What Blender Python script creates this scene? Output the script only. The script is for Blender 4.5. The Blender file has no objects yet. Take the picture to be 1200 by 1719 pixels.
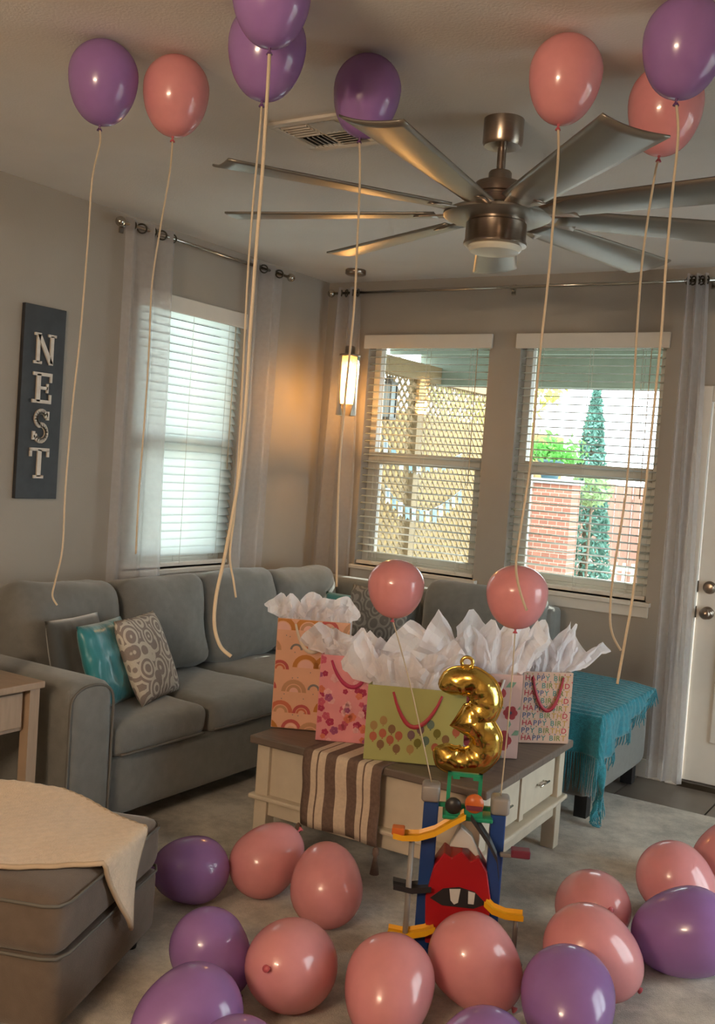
import bpy, bmesh, math, random
from mathutils import Vector, Matrix, noise
PI = math.pi
rnd = random.Random(7); noise.seed_set(11)
scene = bpy.context.scene
COL = scene.collection

# ------------------------------------------------------------------ camera
W, HGT, FPX = 1200, 1719, 1702.8
YAW, PITCH, ROLL = math.radians(32.0066), math.radians(-2.6293), math.radians(4.0357)
CAM = Vector((3.7627, -5.4841, 1.5757))
fwd = Vector((-math.sin(YAW)*math.cos(PITCH), math.cos(YAW)*math.cos(PITCH), math.sin(PITCH)))
r0 = Vector((math.cos(YAW), math.sin(YAW), 0)); u0 = r0.cross(fwd)
rgt = math.cos(ROLL)*r0 + math.sin(ROLL)*u0
upv = -math.sin(ROLL)*r0 + math.cos(ROLL)*u0
cam = bpy.data.cameras.new('camera'); camo = bpy.data.objects.new('camera', cam); COL.objects.link(camo)
cam.sensor_fit = 'VERTICAL'; cam.sensor_height = 24; cam.lens = FPX/HGT*24; cam.clip_start = .05; cam.clip_end = 200
camo.matrix_world = Matrix(((rgt.x, upv.x, -fwd.x, CAM.x), (rgt.y, upv.y, -fwd.y, CAM.y), (rgt.z, upv.z, -fwd.z, CAM.z), (0, 0, 0, 1)))
scene.camera = camo
def at(px, py, depth):           # a real point seen at that pixel, at that distance along the view axis
    return CAM + (fwd + rgt*((px-W/2)/FPX) - upv*((py-HGT/2)/FPX))*depth
def dep(p): return (Vector(p)-CAM).dot(fwd)

# ------------------------------------------------------------------ world, sun, exposure
wld = bpy.data.worlds.new('sky'); scene.world = wld; wld.use_nodes = True
bg = wld.node_tree.nodes['Background']; bg.inputs[0].default_value = (.90, .96, 1.0, 1); bg.inputs[1].default_value = 8.0
sun = bpy.data.lights.new('sun_offscreen', 'SUN'); sun.energy = 8; sun.angle = .01; sun.color = (1, .93, .8)
suno = bpy.data.objects.new('sun_offscreen', sun); COL.objects.link(suno)
SUN_DIR = Vector((.02, 1.0, .50)).normalized()          # towards the sun
suno.rotation_euler = SUN_DIR.to_track_quat('Z', 'Y').to_euler(); suno.location = (2, 6, 6)
scene.view_settings.view_transform = 'Standard'; scene.view_settings.look = 'None'
scene.view_settings.gamma = 1; scene.view_settings.use_curve_mapping = False
scene.view_settings.exposure = 0.25

# ------------------------------------------------------------------ helpers
def srgb(h):
    c = [int(h[i:i+2], 16)/255 for i in (0, 2, 4)]
    return tuple(x/12.92 if x <= .04045 else ((x+.055)/1.055)**2.4 for x in c)
MATS = {}
def mat(name, col, rough=.6, metal=0., var=.06, scale=12., bump=0., bscale=60., trans=0., alpha=1., sheen=0., coat=0., spec=.5, stretch=None):
    if name in MATS: return MATS[name]
    m = bpy.data.materials.new(name); m.use_nodes = True; MATS[name] = m
    nt = m.node_tree; b = nt.nodes['Principled BSDF']; out = nt.nodes['Material Output']
    c = srgb(col) if isinstance(col, str) else col
    tc = nt.nodes.new('ShaderNodeTexCoord'); src = tc.outputs['Object']
    if stretch:
        mp = nt.nodes.new('ShaderNodeMapping'); mp.inputs['Scale'].default_value = stretch; nt.links.new(src, mp.inputs[0]); src = mp.outputs[0]
    n = nt.nodes.new('ShaderNodeTexNoise'); n.inputs['Scale'].default_value = scale; n.inputs['Detail'].default_value = 4; nt.links.new(src, n.inputs['Vector'])
    r = nt.nodes.new('ShaderNodeValToRGB')
    r.color_ramp.elements[0].position = .3; r.color_ramp.elements[1].position = .7
    r.color_ramp.elements[0].color = (*[max(0, x*(1-var)) for x in c], 1); r.color_ramp.elements[1].color = (*[min(1, x*(1+var)) for x in c], 1)
    nt.links.new(n.outputs['Fac'], r.inputs['Fac']); nt.links.new(r.outputs['Color'], b.inputs['Base Color'])
    b.inputs['Roughness'].default_value = rough; b.inputs['Metallic'].default_value = metal
    b.inputs['Specular IOR Level'].default_value = spec
    if sheen: b.inputs['Sheen Weight'].default_value = sheen
    if coat: b.inputs['Coat Weight'].default_value = coat; b.inputs['Coat Roughness'].default_value = .08
    if bump:
        n2 = nt.nodes.new('ShaderNodeTexNoise'); n2.inputs['Scale'].default_value = bscale; n2.inputs['Detail'].default_value = 3; nt.links.new(src, n2.inputs['Vector'])
        bp = nt.nodes.new('ShaderNodeBump'); bp.inputs['Strength'].default_value = bump; bp.inputs['Distance'].default_value = .01
        nt.links.new(n2.outputs['Fac'], bp.inputs['Height']); nt.links.new(bp.outputs['Normal'], b.inputs['Normal'])
    sh = b.outputs[0]
    if trans:
        t = nt.nodes.new('ShaderNodeBsdfTranslucent'); nt.links.new(r.outputs['Color'], t.inputs['Color'])
        mx = nt.nodes.new('ShaderNodeMixShader'); mx.inputs[0].default_value = trans; nt.links.new(sh, mx.inputs[1]); nt.links.new(t.outputs[0], mx.inputs[2]); sh = mx.outputs[0]
    if alpha < 1:
        t = nt.nodes.new('ShaderNodeBsdfTransparent'); mx = nt.nodes.new('ShaderNodeMixShader'); mx.inputs[0].default_value = alpha
        nt.links.new(t.outputs[0], mx.inputs[1]); nt.links.new(sh, mx.inputs[2]); sh = mx.outputs[0]
    if sh is not b.outputs[0]: nt.links.new(sh, out.inputs['Surface'])
    return m
def glass_mat(name, tint=(1, 1, 1), ior=1.45):
    m = bpy.data.materials.new(name); m.use_nodes = True; nt = m.node_tree; nt.nodes.clear()
    o = nt.nodes.new('ShaderNodeOutputMaterial'); t = nt.nodes.new('ShaderNodeBsdfTransparent'); g = nt.nodes.new('ShaderNodeBsdfGlossy')
    f = nt.nodes.new('ShaderNodeFresnel'); mx = nt.nodes.new('ShaderNodeMixShader'); f.inputs[0].default_value = ior
    t.inputs[0].default_value = (*tint, 1); g.inputs['Roughness'].default_value = .02
    nt.links.new(f.outputs[0], mx.inputs[0]); nt.links.new(t.outputs[0], mx.inputs[1]); nt.links.new(g.outputs[0], mx.inputs[2]); nt.links.new(mx.outputs[0], o.inputs[0])
    MATS[name] = m; return m
def emit_mat(name, col, s):
    m = bpy.data.materials.new(name); m.use_nodes = True; nt = m.node_tree; nt.nodes.clear()
    o = nt.nodes.new('ShaderNodeOutputMaterial'); e = nt.nodes.new('ShaderNodeEmission'); e.inputs[0].default_value = (*col, 1); e.inputs[1].default_value = s
    nt.links.new(e.outputs[0], o.inputs[0]); MATS[name] = m; return m

class MB:
    def __init__(s): s.v = []; s.f = []; s.m = []; s.sm = []
    def add(s, v, f, mi=0, smooth=False):
        o = len(s.v); s.v += [Vector(x) for x in v]
        for q in f: s.f.append([i+o for i in q]); s.m.append(mi); s.sm.append(smooth)
        return s
    def box(s, a, b, mi=0, M=None):
        x0, y0, z0 = a; x1, y1, z1 = b
        v = [Vector(p) for p in ((x0,y0,z0),(x1,y0,z0),(x1,y1,z0),(x0,y1,z0),(x0,y0,z1),(x1,y0,z1),(x1,y1,z1),(x0,y1,z1))]
        if M: v = [M @ p for p in v]
        return s.add(v, [(0,3,2,1),(4,5,6,7),(0,1,5,4),(1,2,6,5),(2,3,7,6),(3,0,4,7)], mi)
    def rbox(s, a, b, r=.03, n=6, mi=0, M=None, fn=None):      # rounded box, n cuts a side, fn(p, unit) deforms
        a = Vector(a); b = Vector(b); c = (a+b)/2; h = (b-a)/2; r = min(r, *h)
        vs = {}; V = []; F = []
        def coord(t, hh):                # denser near the rounded rim
            return math.copysign(1-(1-abs(t))**1.6, t)*hh
        def vert(i, j, k):
            key = (i, j, k)
            if key in vs: return vs[key]
            u = Vector((2*i/n-1, 2*j/n-1, 2*k/n-1)); p = Vector([coord(u[q], h[q]) for q in range(3)])
            q = Vector([max(-(h[w]-r), min(h[w]-r, p[w])) for w in range(3)]); d = p-q
            if d.length > 1e-9:
                k2 = max(abs(d.x), abs(d.y), abs(d.z)); p = q + d.normalized()*min(k2, r)
            if fn: p = fn(p, Vector((p.x/h.x, p.y/h.y, p.z/h.z)))
            p = p+c
            if M: p = M @ p
            vs[key] = len(V); V.append(p); return vs[key]
        for i in range(n):
            for j in range(n):
                for (ax, val) in ((0, 0), (0, n), (1, 0), (1, n), (2, 0), (2, n)):
                    def g(p, q):
                        t = [p, q]; t.insert(ax, val); return vert(*t)
                    q4 = [g(i, j), g(i+1, j), g(i+1, j+1), g(i, j+1)]
                    if (val == 0) != (ax == 1): q4.reverse()
                    F.append(q4)
        return s.add(V, F, mi, True)
    def cyl(s, p0, p1, r, r1=None, n=16, mi=0, cap=True):
        return s.tube([p0, p1], [r, r if r1 is None else r1], n, mi, cap)
    def tube(s, pts, r, n=8, mi=0, cap=True, flat=1., closed=False):
        pts = [Vector(p) for p in pts]; N = len(pts); rr = r if isinstance(r, (list, tuple)) else [r]*N
        V = []; F = []; prev = None
        for i, p in enumerate(pts):
            a = pts[(i-1) % N] if (i or closed) else p; b = pts[(i+1) % N] if (i < N-1 or closed) else p
            t = (b-a).normalized() if (b-a).length else Vector((0,0,1))
            if prev is None:
                x = t.orthogonal().normalized()
            else:
                x = prev - t*prev.dot(t); x = x.normalized() if x.length > 1e-6 else t.orthogonal().normalized()
            prev = x; y = t.cross(x)
            for k in range(n):
                q = 2*PI*k/n; V.append(p + (x*math.cos(q) + y*math.sin(q)*flat)*rr[i])
        R = N if closed else N-1
        for i in range(R):
            for k in range(n):
                j = (i+1) % N; F.append((i*n+k, i*n+(k+1) % n, j*n+(k+1) % n, j*n+k))
        s.add(V, F, mi, True)
        if cap and not closed:
            o = len(s.v)-len(V); s.f.append([o+k for k in range(n)][::-1]); s.f.append([o+(N-1)*n+k for k in range(n)]); s.m += [mi, mi]; s.sm += [False, False]
        return s
    def lathe(s, prof, c=(0,0,0), n=32, mi=0, smooth=True, M=None):
        V = []; F = []
        for (r, z) in prof:
            for k in range(n):
                q = 2*PI*k/n; p = Vector((r*math.cos(q), r*math.sin(q), z)); p = M @ p if M else p; V.append(p+Vector(c))
        for i in range(len(prof)-1):
            for k in range(n): F.append((i*n+k, i*n+(k+1) % n, (i+1)*n+(k+1) % n, (i+1)*n+k))
        return s.add(V, F, mi, smooth)
    def grid(s, fn, nu, nv, mi=0, smooth=True):
        V = [fn(i/nu, j/nv) for j in range(nv+1) for i in range(nu+1)]; F = []; o = len(s.f)
        for j in range(nv):
            for i in range(nu): F.append((j*(nu+1)+i, j*(nu+1)+i+1, (j+1)*(nu+1)+i+1, (j+1)*(nu+1)+i))
        s.add(V, F, 0, smooth)
        for j in range(nv):
            for i in range(nu): s.m[o+j*nu+i] = mi(i, j) if callable(mi) else mi
        return s
    def prism(s, poly, d0, d1, M=None, mi=0):       # poly in local x,z ; extruded along local y
        n = len(poly); V = [Vector((x, d0, z)) for x, z in poly]+[Vector((x, d1, z)) for x, z in poly]
        if M: V = [M @ p for p in V]
        return s.add(V, [list(range(n)), list(range(2*n-1, n-1, -1))]+[(i, i+n, (i+1) % n+n, (i+1) % n) for i in range(n)], mi)
    def build(s, name, mats, parent=None, origin=None):
        me = bpy.data.meshes.new(name); o = Vector(origin) if origin is not None else Vector((0,0,0))
        me.from_pydata([p-o for p in s.v], [], s.f)
        for m in (mats if isinstance(mats, (list, tuple)) else [mats]): me.materials.append(m)
        me.polygons.foreach_set('material_index', s.m); me.polygons.foreach_set('use_smooth', s.sm); me.update()
        ob = bpy.data.objects.new(name, me); COL.objects.link(ob); ob.location = o
        if parent: ob.parent = parent; ob.matrix_parent_inverse = parent.matrix_world.inverted() if False else Matrix()
        return ob
def fixn(ob):
    bm = bmesh.new(); bm.from_mesh(ob.data); bmesh.ops.recalc_face_normals(bm, faces=bm.faces); bm.to_mesh(ob.data); bm.free(); return ob
def bev(ob, w=.004, n=2):
    m = ob.modifiers.new('bevel', 'BEVEL'); m.width = w; m.segments = n; m.limit_method = 'ANGLE'; return ob
def solid(ob, t=.003, off=0):
    m = ob.modifiers.new('solid', 'SOLIDIFY'); m.thickness = t; m.offset = off; return ob
def tag(o, label, cat, group=None):
    o['label'] = label; o['category'] = cat
    if group: o['group'] = group
    return o
def struct(o, label=None):
    o['kind'] = 'structure'
    if label: o['label'] = label
    return o
def thing(name, label, cat, loc=(0,0,0), group=None, rz=0):
    o = bpy.data.objects.new(name, None); COL.objects.link(o); o.location = loc; o.rotation_euler = (0, 0, rz); o.empty_display_size = .1
    return tag(o, label, cat, group)
def share(name, me, parent, loc=(0,0,0), rot=(0,0,0)):
    o = bpy.data.objects.new(name, me); COL.objects.link(o); o.parent = parent; o.location = loc; o.rotation_euler = rot; return o

# ------------------------------------------------------------------ materials
M_wall = mat('wall_paint', '9E958B', .85, var=.03, scale=3, bump=.12, bscale=160)
M_ceil = mat('ceiling_paint', 'DDD7D0', .9, var=.03, scale=3, bump=.15, bscale=120)
M_white = mat('white_trim_paint', 'CFC9C0', .45, var=.02)
M_vinyl = mat('window_vinyl', 'C9C4BA', .4, var=.02)
M_slat = mat('blind_slat', 'ECF0EE', .45, var=.02, trans=.66)
M_glass = glass_mat('window_glass', (.94, .98, .97))
M_tile = mat('floor_tile_ceramic', '6E655D', .35, var=.12, scale=5)
M_grout = mat('grout', '4A443E', .9)
M_nickel = mat('brushed_nickel', '9A8C80', .28, 1., var=.06, scale=30, stretch=(1, 1, 12))
M_blade = mat('blade_nickel', '8F8A82', .38, .85, var=.04, scale=8)
M_lens = mat('frosted_lens', 'C9C6B8', .3, var=.02)
M_sofa = mat('grey_sofa_fabric', '6E6E6B', .85, var=.09, scale=25, bump=.25, bscale=350, sheen=.3)
M_sofad = mat('sofa_piping', '625F5A', .9, var=.05)
M_dark = mat('black_plastic', '17171A', .5, var=.05)
M_ribbon = mat('cream_ribbon', 'D6C6AE', .35, var=.03, trans=.3)
M_sheer = mat('sheer_curtain', 'CFC9C8', .9, var=.04, scale=40, trans=.5, alpha=.52)
M_chrome = mat('polished_metal', 'B9B4AA', .15, 1., var=.02)
M_darkmetal = mat('dark_metal_ring', '4A463F', .35, .9)

# ------------------------------------------------------------------ room shell
H = 2.74; RX = 5.7; FY = -8.6; T = .16
b = MB(); b.box((-T, FY-T, -.15), (RX+T, T, -.01)); floor = struct(b.build('floor', M_grout), 'dark ceramic tile floor seen beside the rug')
ts = .45; tb = MB(); tb.box((.004, .004, -.01), (ts-.004, ts-.004, 0)); tmesh = None
nx, ny = int(RX/ts)+1, int(-FY/ts)+1
for i in range(nx):
    for j in range(ny):
        x, y = i*ts, -j*ts-ts
        if x+ts > RX+.1: continue
        if tmesh is None: o = tb.build('floor_tile', M_tile, floor); bev(o, .003, 1); tmesh = o.data; o.location = (x, y, 0)
        else: share('floor_tile', tmesh, floor, (x, y, 0))
b = MB(); b.box((-T, FY-T, H), (RX+T, T, H+.12)); struct(b.build('ceiling', M_ceil), 'plain off white painted ceiling')
def wall(name, axis, holes, u0, u1, d0, d1, z1=H):       # wall with rectangular openings, built of blocks
    b = MB(); us = sorted({u0, u1, *[h[0] for h in holes], *[h[1] for h in holes]})
    for a, c in zip(us[:-1], us[1:]):
        hs = [h for h in holes if h[0] <= a and h[1] >= c]
        spans = [(0, z1)] if not hs else [(0, hs[0][2]), (hs[0][3], z1)]
        for z, zz in spans:
            if zz-z < 1e-4: continue
            b.box((a, d0, z), (c, d1, zz)) if axis == 'x' else b.box((d0, a, z), (d1, c, zz))
    return struct(b.build(name, M_wall))
WIN_L = (-1.70, -.845, .945, 2.40); WIN_A = (.335, 1.175, .945, 2.40); WIN_B = (1.37, 2.21, .945, 2.40)
DOOR = (2.46, 3.38, 0, 2.05); SLIDE = (-2.3, -.35, 0, 2.35)
wall('wall_back', 'x', [WIN_A, WIN_B, DOOR], -T, RX+T, 0, T)
wall('wall_left', 'y', [WIN_L], FY, 0, -T, 0)
wall('wall_right', 'y', [SLIDE], FY, 0, RX, RX+T)
wall('wall_front', 'x', [], 0, RX, FY-T, FY)
def ab(axis, u0, u1, d0, d1, z0, z1):                     # d: distance out through the wall
    return ((u0, d0, z0), (u1, d1, z1)) if axis == 'x' else ((-d1, u0, z0), (-d0, u1, z1))
def window(idx, axis, hole, label):
    u0, u1, z0, z1 = hole; t = thing(f'window_{idx}', label, 'window'); t['kind'] = 'structure'; del t['category']
    b = MB(); f = .045                                    # outer vinyl frame
    for r in ((u0, u0+f, z0, z1), (u1-f, u1, z0, z1), (u0+f, u1-f, z0, z0+f), (u0+f, u1-f, z1-f, z1)): b.box(*ab(axis, r[0], r[1], .085, .15, r[2], r[3]))
    bev(b.build('window_frame', M_vinyl, t))
    zm = z0+.695
    b = MB(); b.box(*ab(axis, u0+f, u1-f, .08, .145, zm-.045, zm+.03)); bev(b.build('meeting_rail', M_vinyl, t))
    b = MB(); s = .04
    for r in ((u0+f, u0+f+s, z0+f, zm-.045), (u1-f-s, u1-f, z0+f, zm-.045), (u0+f+s, u1-f-s, z0+f, z0+f+s)): b.box(*ab(axis, r[0], r[1], .09, .13, r[2], r[3]))
    bev(b.build('lower_sash', M_vinyl, t))
    for z, zz, d in ((z0+f+s, zm-.045, .11), (zm+.03, z1-f, .125)):
        b = MB(); b.box(*ab(axis, u0+f, u1-f, d, d+.004, z, zz)); b.build('pane', M_glass, t)
    b = MB(); b.box(*ab(axis, u0-.03, u1+.03, -.035, .085, z0-.025, z0)); bev(b.build('window_sill', M_white, t))
    b = MB(); b.box(*ab(axis, u0-.02, u1+.02, -.015, .0, z0-.085, z0-.025)); bev(b.build('apron', M_white, t))
    return t
window(1, 'y', WIN_L, 'double hung window behind the nearly closed blind'); window(2, 'x', WIN_A, 'double hung window looking out on the tan lattice'); window(3, 'x', WIN_B, 'double hung window looking out on the cypress')
def blind(axis, hole, label, tilt, top_trim):
    u0, u1, z0, z1 = hole; u0 += .008; u1 -= .008
    t = thing('window_blind', label, 'blind', group='white slatted window blinds')
    b = MB(); b.box(*ab(axis, u0-.03, u1+.03, -.03, -.012, z1-.085, z1+.0)); bev(b.build('valance', M_white, t), .004)
    b = MB(); b.box(*ab(axis, u0, u1, .0, .055, z1-.06, z1-.004)); b.build('headrail', M_white, t)
    pitch = .044; n = int((z1-.08-z0-.03)/pitch); me = None; L = u1-u0; w = .05 if axis == 'y' else .036
    sb = MB()
    def sec(u, v):
        s = (v-.5)*w; return Vector((u*L, s, .003*math.cos((v-.5)*PI)))
    sb.grid(sec, 1, 4)
    for k in range(n):
        z = z1-.09-k*pitch
        rz = 0 if axis == 'x' else PI/2
        loc = (u0, .028, z) if axis == 'x' else (-.028, u0, z)
        rot = (tilt, 0, rz)
        if me is None: o = sb.build('slat', M_slat, t); solid(o, .0025); me = o.data; o.location = loc; o.rotation_euler = rot
        else: o = share('slat', me, t, loc, rot); solid(o, .0025)
    b = MB(); b.box(*ab(axis, u0, u1, .008, .05, z0+.008, z0+.03)); bev(b.build('bottom_rail', M_white, t))
    for q in (.14, .5, .86):
        u = u0+L*q
        for d in (.004, .053):
            p = ab(axis, u, u, d, d, z0+.02, z1-.06); b = MB(); b.tube([p[0], p[1]], .0012, 5); b.build('ladder_cord', M_white, t)
    u = u1-.07; p = ab(axis, u, u, -.004, -.004, z1-.9, z1-.06); b = MB(); b.tube([p[0], p[1]], .003, 6); b.build('pull_cord', M_ribbon, t)
    return t
blind('y', WIN_L, 'white slatted blind nearly closed behind the sofa, beside the NEST sign', math.radians(60), 0)
blind('x', WIN_A, 'white slatted blind open over the view of the tan lattice', math.radians(7), 0)
blind('x', WIN_B, 'white slatted blind open over the view of the cypress', math.radians(7), 0)
for i, (a, c) in enumerate((((0, FY, 0), (.014, 0, .1)), ((0, -.014, 0), (2.38, 0, .1)))):
    b = MB(); b.box(a, c); struct(bev(b.build(('baseboard_left', 'baseboard_back')[i], M_white)))
# entry door
d = thing('door_1', 'white panelled entry door with round knob and deadbolt', 'door'); d['kind'] = 'structure'; del d['category']
b = MB(); b.box((2.475, .02, .03), (3.365, .062, 2.035)); bev(b.build('door_leaf', M_white, d), .003)
for (x0, x1, z0, z1) in ((2.60, 2.87, 1.20, 1.90), (2.97, 3.24, 1.20, 1.90), (2.60, 2.87, .25, .95), (2.97, 3.24, .25, .95)):
    b = MB(); b.box((x0, .008, z0), (x1, .024, z1)); bev(b.build('door_panel', M_white, d), .012, 3)
b = MB()
for r in ((2.395, 2.475, 0, 2.12), (3.365, 3.445, 0, 2.12), (2.475, 3.365, 2.035, 2.12)): b.box((r[0], -.018, r[2]), (r[1], .012, r[3]))
bev(b.build('door_frame', M_white, d))
b = MB(); b.box((2.46, -.02, 0), (3.38, .16, .028)); b.build('threshold', M_darkmetal, d)
for z in (1.065, .93):
    Mx = Matrix.Rotation(PI/2, 4, 'X'); b = MB(); b.lathe([(0, -.002), (.034, 0), (.034, .008), (.028, .014), (.016, .016), (.014, .035 if z < 1 else .02), (.026, .045 if z < 1 else .022), (.03, .06 if z < 1 else .026), (.02, .072 if z < 1 else .03), (0, .074 if z < 1 else .031)], (2.535, .022, z), 24, M=Mx)
    b.build('knob' if z < 1 else 'deadbolt', M_nickel, d)
for z in (1.065, .93):
    b = MB(); b.box((2.468, .0, z-.03), (2.478, .02, z+.03)); b.build('strike_plate', M_darkmetal, d)
# tall window in the right wall: the balloons on the rug mirror its two bright panes; open sky lights the room through it
s_ = thing('window_right_offscreen', 'tall two pane window in the right wall', 'window'); s_['kind'] = 'structure'; del s_['category']
for k in range(2):
    y0 = SLIDE[0]+k*(SLIDE[1]-SLIDE[0])/2; y1 = y0+(SLIDE[1]-SLIDE[0])/2; b = MB()
    for r in ((y0, y0+.06, .02, 2.33), (y1-.06, y1, .02, 2.33), (y0+.06, y1-.06, .02, .09), (y0+.06, y1-.06, 2.26, 2.33)): b.box((RX+.05, r[0], r[2]), (RX+.09, r[1], r[3]))
    b.build('window_frame', M_vinyl, s_); b = MB(); b.box((RX+.068, y0+.06, .09), (RX+.072, y1-.06, 2.26)); b.build('pane', M_glass, s_)
# ------------------------------------------------------------------ area rug
M_rug = mat('distressed_rug', 'BAB3A8', .95, var=.28, scale=3.2, bump=.6, bscale=260, sheen=.2)
_n = [x for x in M_rug.node_tree.nodes if x.type == 'TEX_NOISE']; _n[0].inputs['Detail'].default_value = 12; _n[0].inputs['Roughness'].default_value = .78
_r = [x for x in M_rug.node_tree.nodes if x.type == 'VALTORGB'][0]; _r.color_ramp.elements[0].position = .40; _r.color_ramp.elements[1].position = .60
b = MB(); b.box((.33, -4.95, .0005), (5.2, -.45, .012)); tag(bev(b.build('area_rug', M_rug), .004), 'large pale grey brown distressed area rug under the coffee table', 'rug')
RUG = .012

# ------------------------------------------------------------------ ceiling fan
FC = Vector((2.298, -2.404, 0))
fan = thing('ceiling_fan', 'brushed nickel ceiling fan with nine long blades and a round light', 'fan', (FC.x, FC.y, H))
def zz(prof): return [(r, z-H) for r, z in prof]
def fl(name, prof, m, n=40, sm=True):
    b = MB(); b.lathe(zz(prof), n=n, smooth=sm); o = b.build(name, m, fan); fixn(o)
    e = o.modifiers.new('es', 'EDGE_SPLIT'); e.split_angle = .6; return o
fl('canopy', [(0, 2.74), (.066, 2.74), (.066, 2.662), (.060, 2.652), (.02, 2.648), (0, 2.648)], M_nickel)
fl('downrod', [(.0145, 2.66), (.0145, 2.545)], M_nickel, 20)
fl('coupling', [(.0, 2.572), (.034, 2.572), (.038, 2.566), (.038, 2.535), (.05, 2.53), (0, 2.53)], M_nickel)
fl('motor_housing', [(0, 2.532), (.078, 2.532), (.082, 2.524), (.082, 2.498), (.078, 2.494), (.078, 2.488), (.086, 2.484), (.086, 2.445), (.09, 2.438), (.0, 2.43)], M_nickel)
fl('blade_ring', [(.095, 2.432), (.165, 2.438), (.178, 2.43), (.178, 2.422), (.165, 2.416), (.095, 2.412), (.095, 2.432)], M_blade)
fl('lower_housing', [(0, 2.44), (.1, 2.436), (.1, 2.415), (.094, 2.412), (.094, 2.405), (.1, 2.4), (.1, 2.345), (.104, 2.338), (.104, 2.33), (.088, 2.326), (.084, 2.33), (0, 2.33)], M_nickel)
fl('light_lens', [(.088, 2.334), (.088, 2.318), (.08, 2.308), (.05, 2.302), (0, 2.30)], M_lens)
bl = MB()
def blade(u, v):
    x = .20+.74*u; w = .062+.030*u; t = (v-.5)*2
    y = t*w; z = -.010*(1-t*t)+.004*math.sin(t*1.5)
    tilt = -math.radians(14)*(1-.2*u)
    return Vector((x, y*math.cos(tilt)-z*math.sin(tilt), y*math.sin(tilt)+z*math.cos(tilt)))
bl.grid(blade, 18, 10)
arm = MB()
def armf(u, v):
    t = (v-.5)*2; x = .09+.18*u; w = .028+.03*u; tl = -math.radians(14)*u; y = t*w
    return Vector((x, y*math.cos(tl), y*math.sin(tl)-.008))
arm.grid(armf, 8, 4)
bme = ame = None
for k in range(9):
    a = math.radians(-45+40*k)
    if bme is None:
        o = bl.build('blade', M_blade, fan); solid(o, .006, 0); bme = o.data; o.location = (0, 0, 2.435-H); o.rotation_euler = (0, 0, a)
        p = arm.build('blade_arm', M_nickel, o); solid(p, .004); ame = p.data
    else:
        o = share('blade', bme, fan, (0, 0, 2.435-H), (0, 0, a)); solid(o, .006, 0); p = share('blade_arm', ame, o); solid(p, .004)

# ------------------------------------------------------------------ ceiling vent
v = thing('ceiling_vent', 'square white air vent with slanted louvres in the ceiling by the fan', 'vent', (1.66, -2.515, H))
b = MB(); q = .15; i_ = .118
for r in ((-q, -q, q, -i_), (-q, i_, q, q), (-q, -i_, -i_, i_), (i_, -i_, q, i_)): b.box((r[0], r[1], -.012), (r[2], r[3], 0))
b.box((-.006, -i_, -.01), (.006, i_, -.001)); b.box((-i_, -.006, -.01), (i_, .006, -.001)); bev(b.build('vent_frame', M_white, v), .003)
b = MB(); b.box((-i_, -i_, -.002), (i_, i_, -.0005)); b.build('vent_backing', M_dark, v)
lm = MB(); lm.box((-.054, -.008, -.0008), (.054, .008, .0008)); lme = None
for qx, qy, rz in ((-1, -1, 0), (1, 1, 0), (-1, 1, PI/2), (1, -1, PI/2)):
    for k in range(5):
        off = -.043+k*.0215; loc = (qx*.062+(off if rz else 0), qy*.062+(0 if rz else off), -.0075); rot = (math.radians(40)*(1 if qy > 0 else -1), 0, rz)
        if lme is None: o = lm.build('louvre', M_white, v); lme = o.data; o.location = loc; o.rotation_euler = rot
        else: share('louvre', lme, v, loc, rot)

# ------------------------------------------------------------------ pendant lamp
PL = Vector((.417, -.342, H)); p = thing('pendant_lamp', 'lit glass cylinder pendant lamp hanging in the corner by the curtain', 'lamp', PL)
b = MB(); b.lathe([(0, 0), (.06, 0), (.062, -.004), (.062, -.026), (.05, -.032), (.008, -.034), (0, -.034)], n=32); fixn(b.build('canopy', M_nickel, p))
b = MB(); b.tube([(0, 0, -.03), (0, 0, -.47)], .004, 8); b.build('stem', M_nickel, p)
b = MB(); b.lathe([(0, -.455), (.028, -.455), (.03, -.465), (.03, -.5), (.064, -.505), (.064, -.515), (.02, -.52), (.02, -.55), (0, -.55)], n=32); fixn(b.build('socket', M_nickel, p))
M_lampglass = glass_mat('lamp_glass', (1, .95, .86), 1.35)
b = MB(); b.lathe([(.062, -.51), (.062, -.87), (.059, -.87), (.059, -.51)], n=40); b.build('glass_shade', M_lampglass, p)
M_inner = mat('inner_frosted_glass', 'F0DFC0', .5, var=.02, trans=.75, alpha=.55)
b = MB(); b.lathe([(.045, -.515), (.045, -.80), (.043, -.80)], n=32); b.build('inner_sleeve', M_inner, p)
M_bulb = emit_mat('warm_bulb', (1, .62, .26), 42)
b = MB(); b.lathe([(0, -.54), (.012, -.545), (.02, -.58), (.026, -.62), (.022, -.66), (0, -.69)], n=20); fixn(b.build('bulb', M_bulb, p))
L = bpy.data.lights.new('pendant_glow', 'POINT'); L.energy = 17; L.color = (1, .56, .2); L.shadow_soft_size = .05
o = bpy.data.objects.new('pendant_glow', L); COL.objects.link(o); o.location = PL+Vector((0, 0, -.74))

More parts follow.
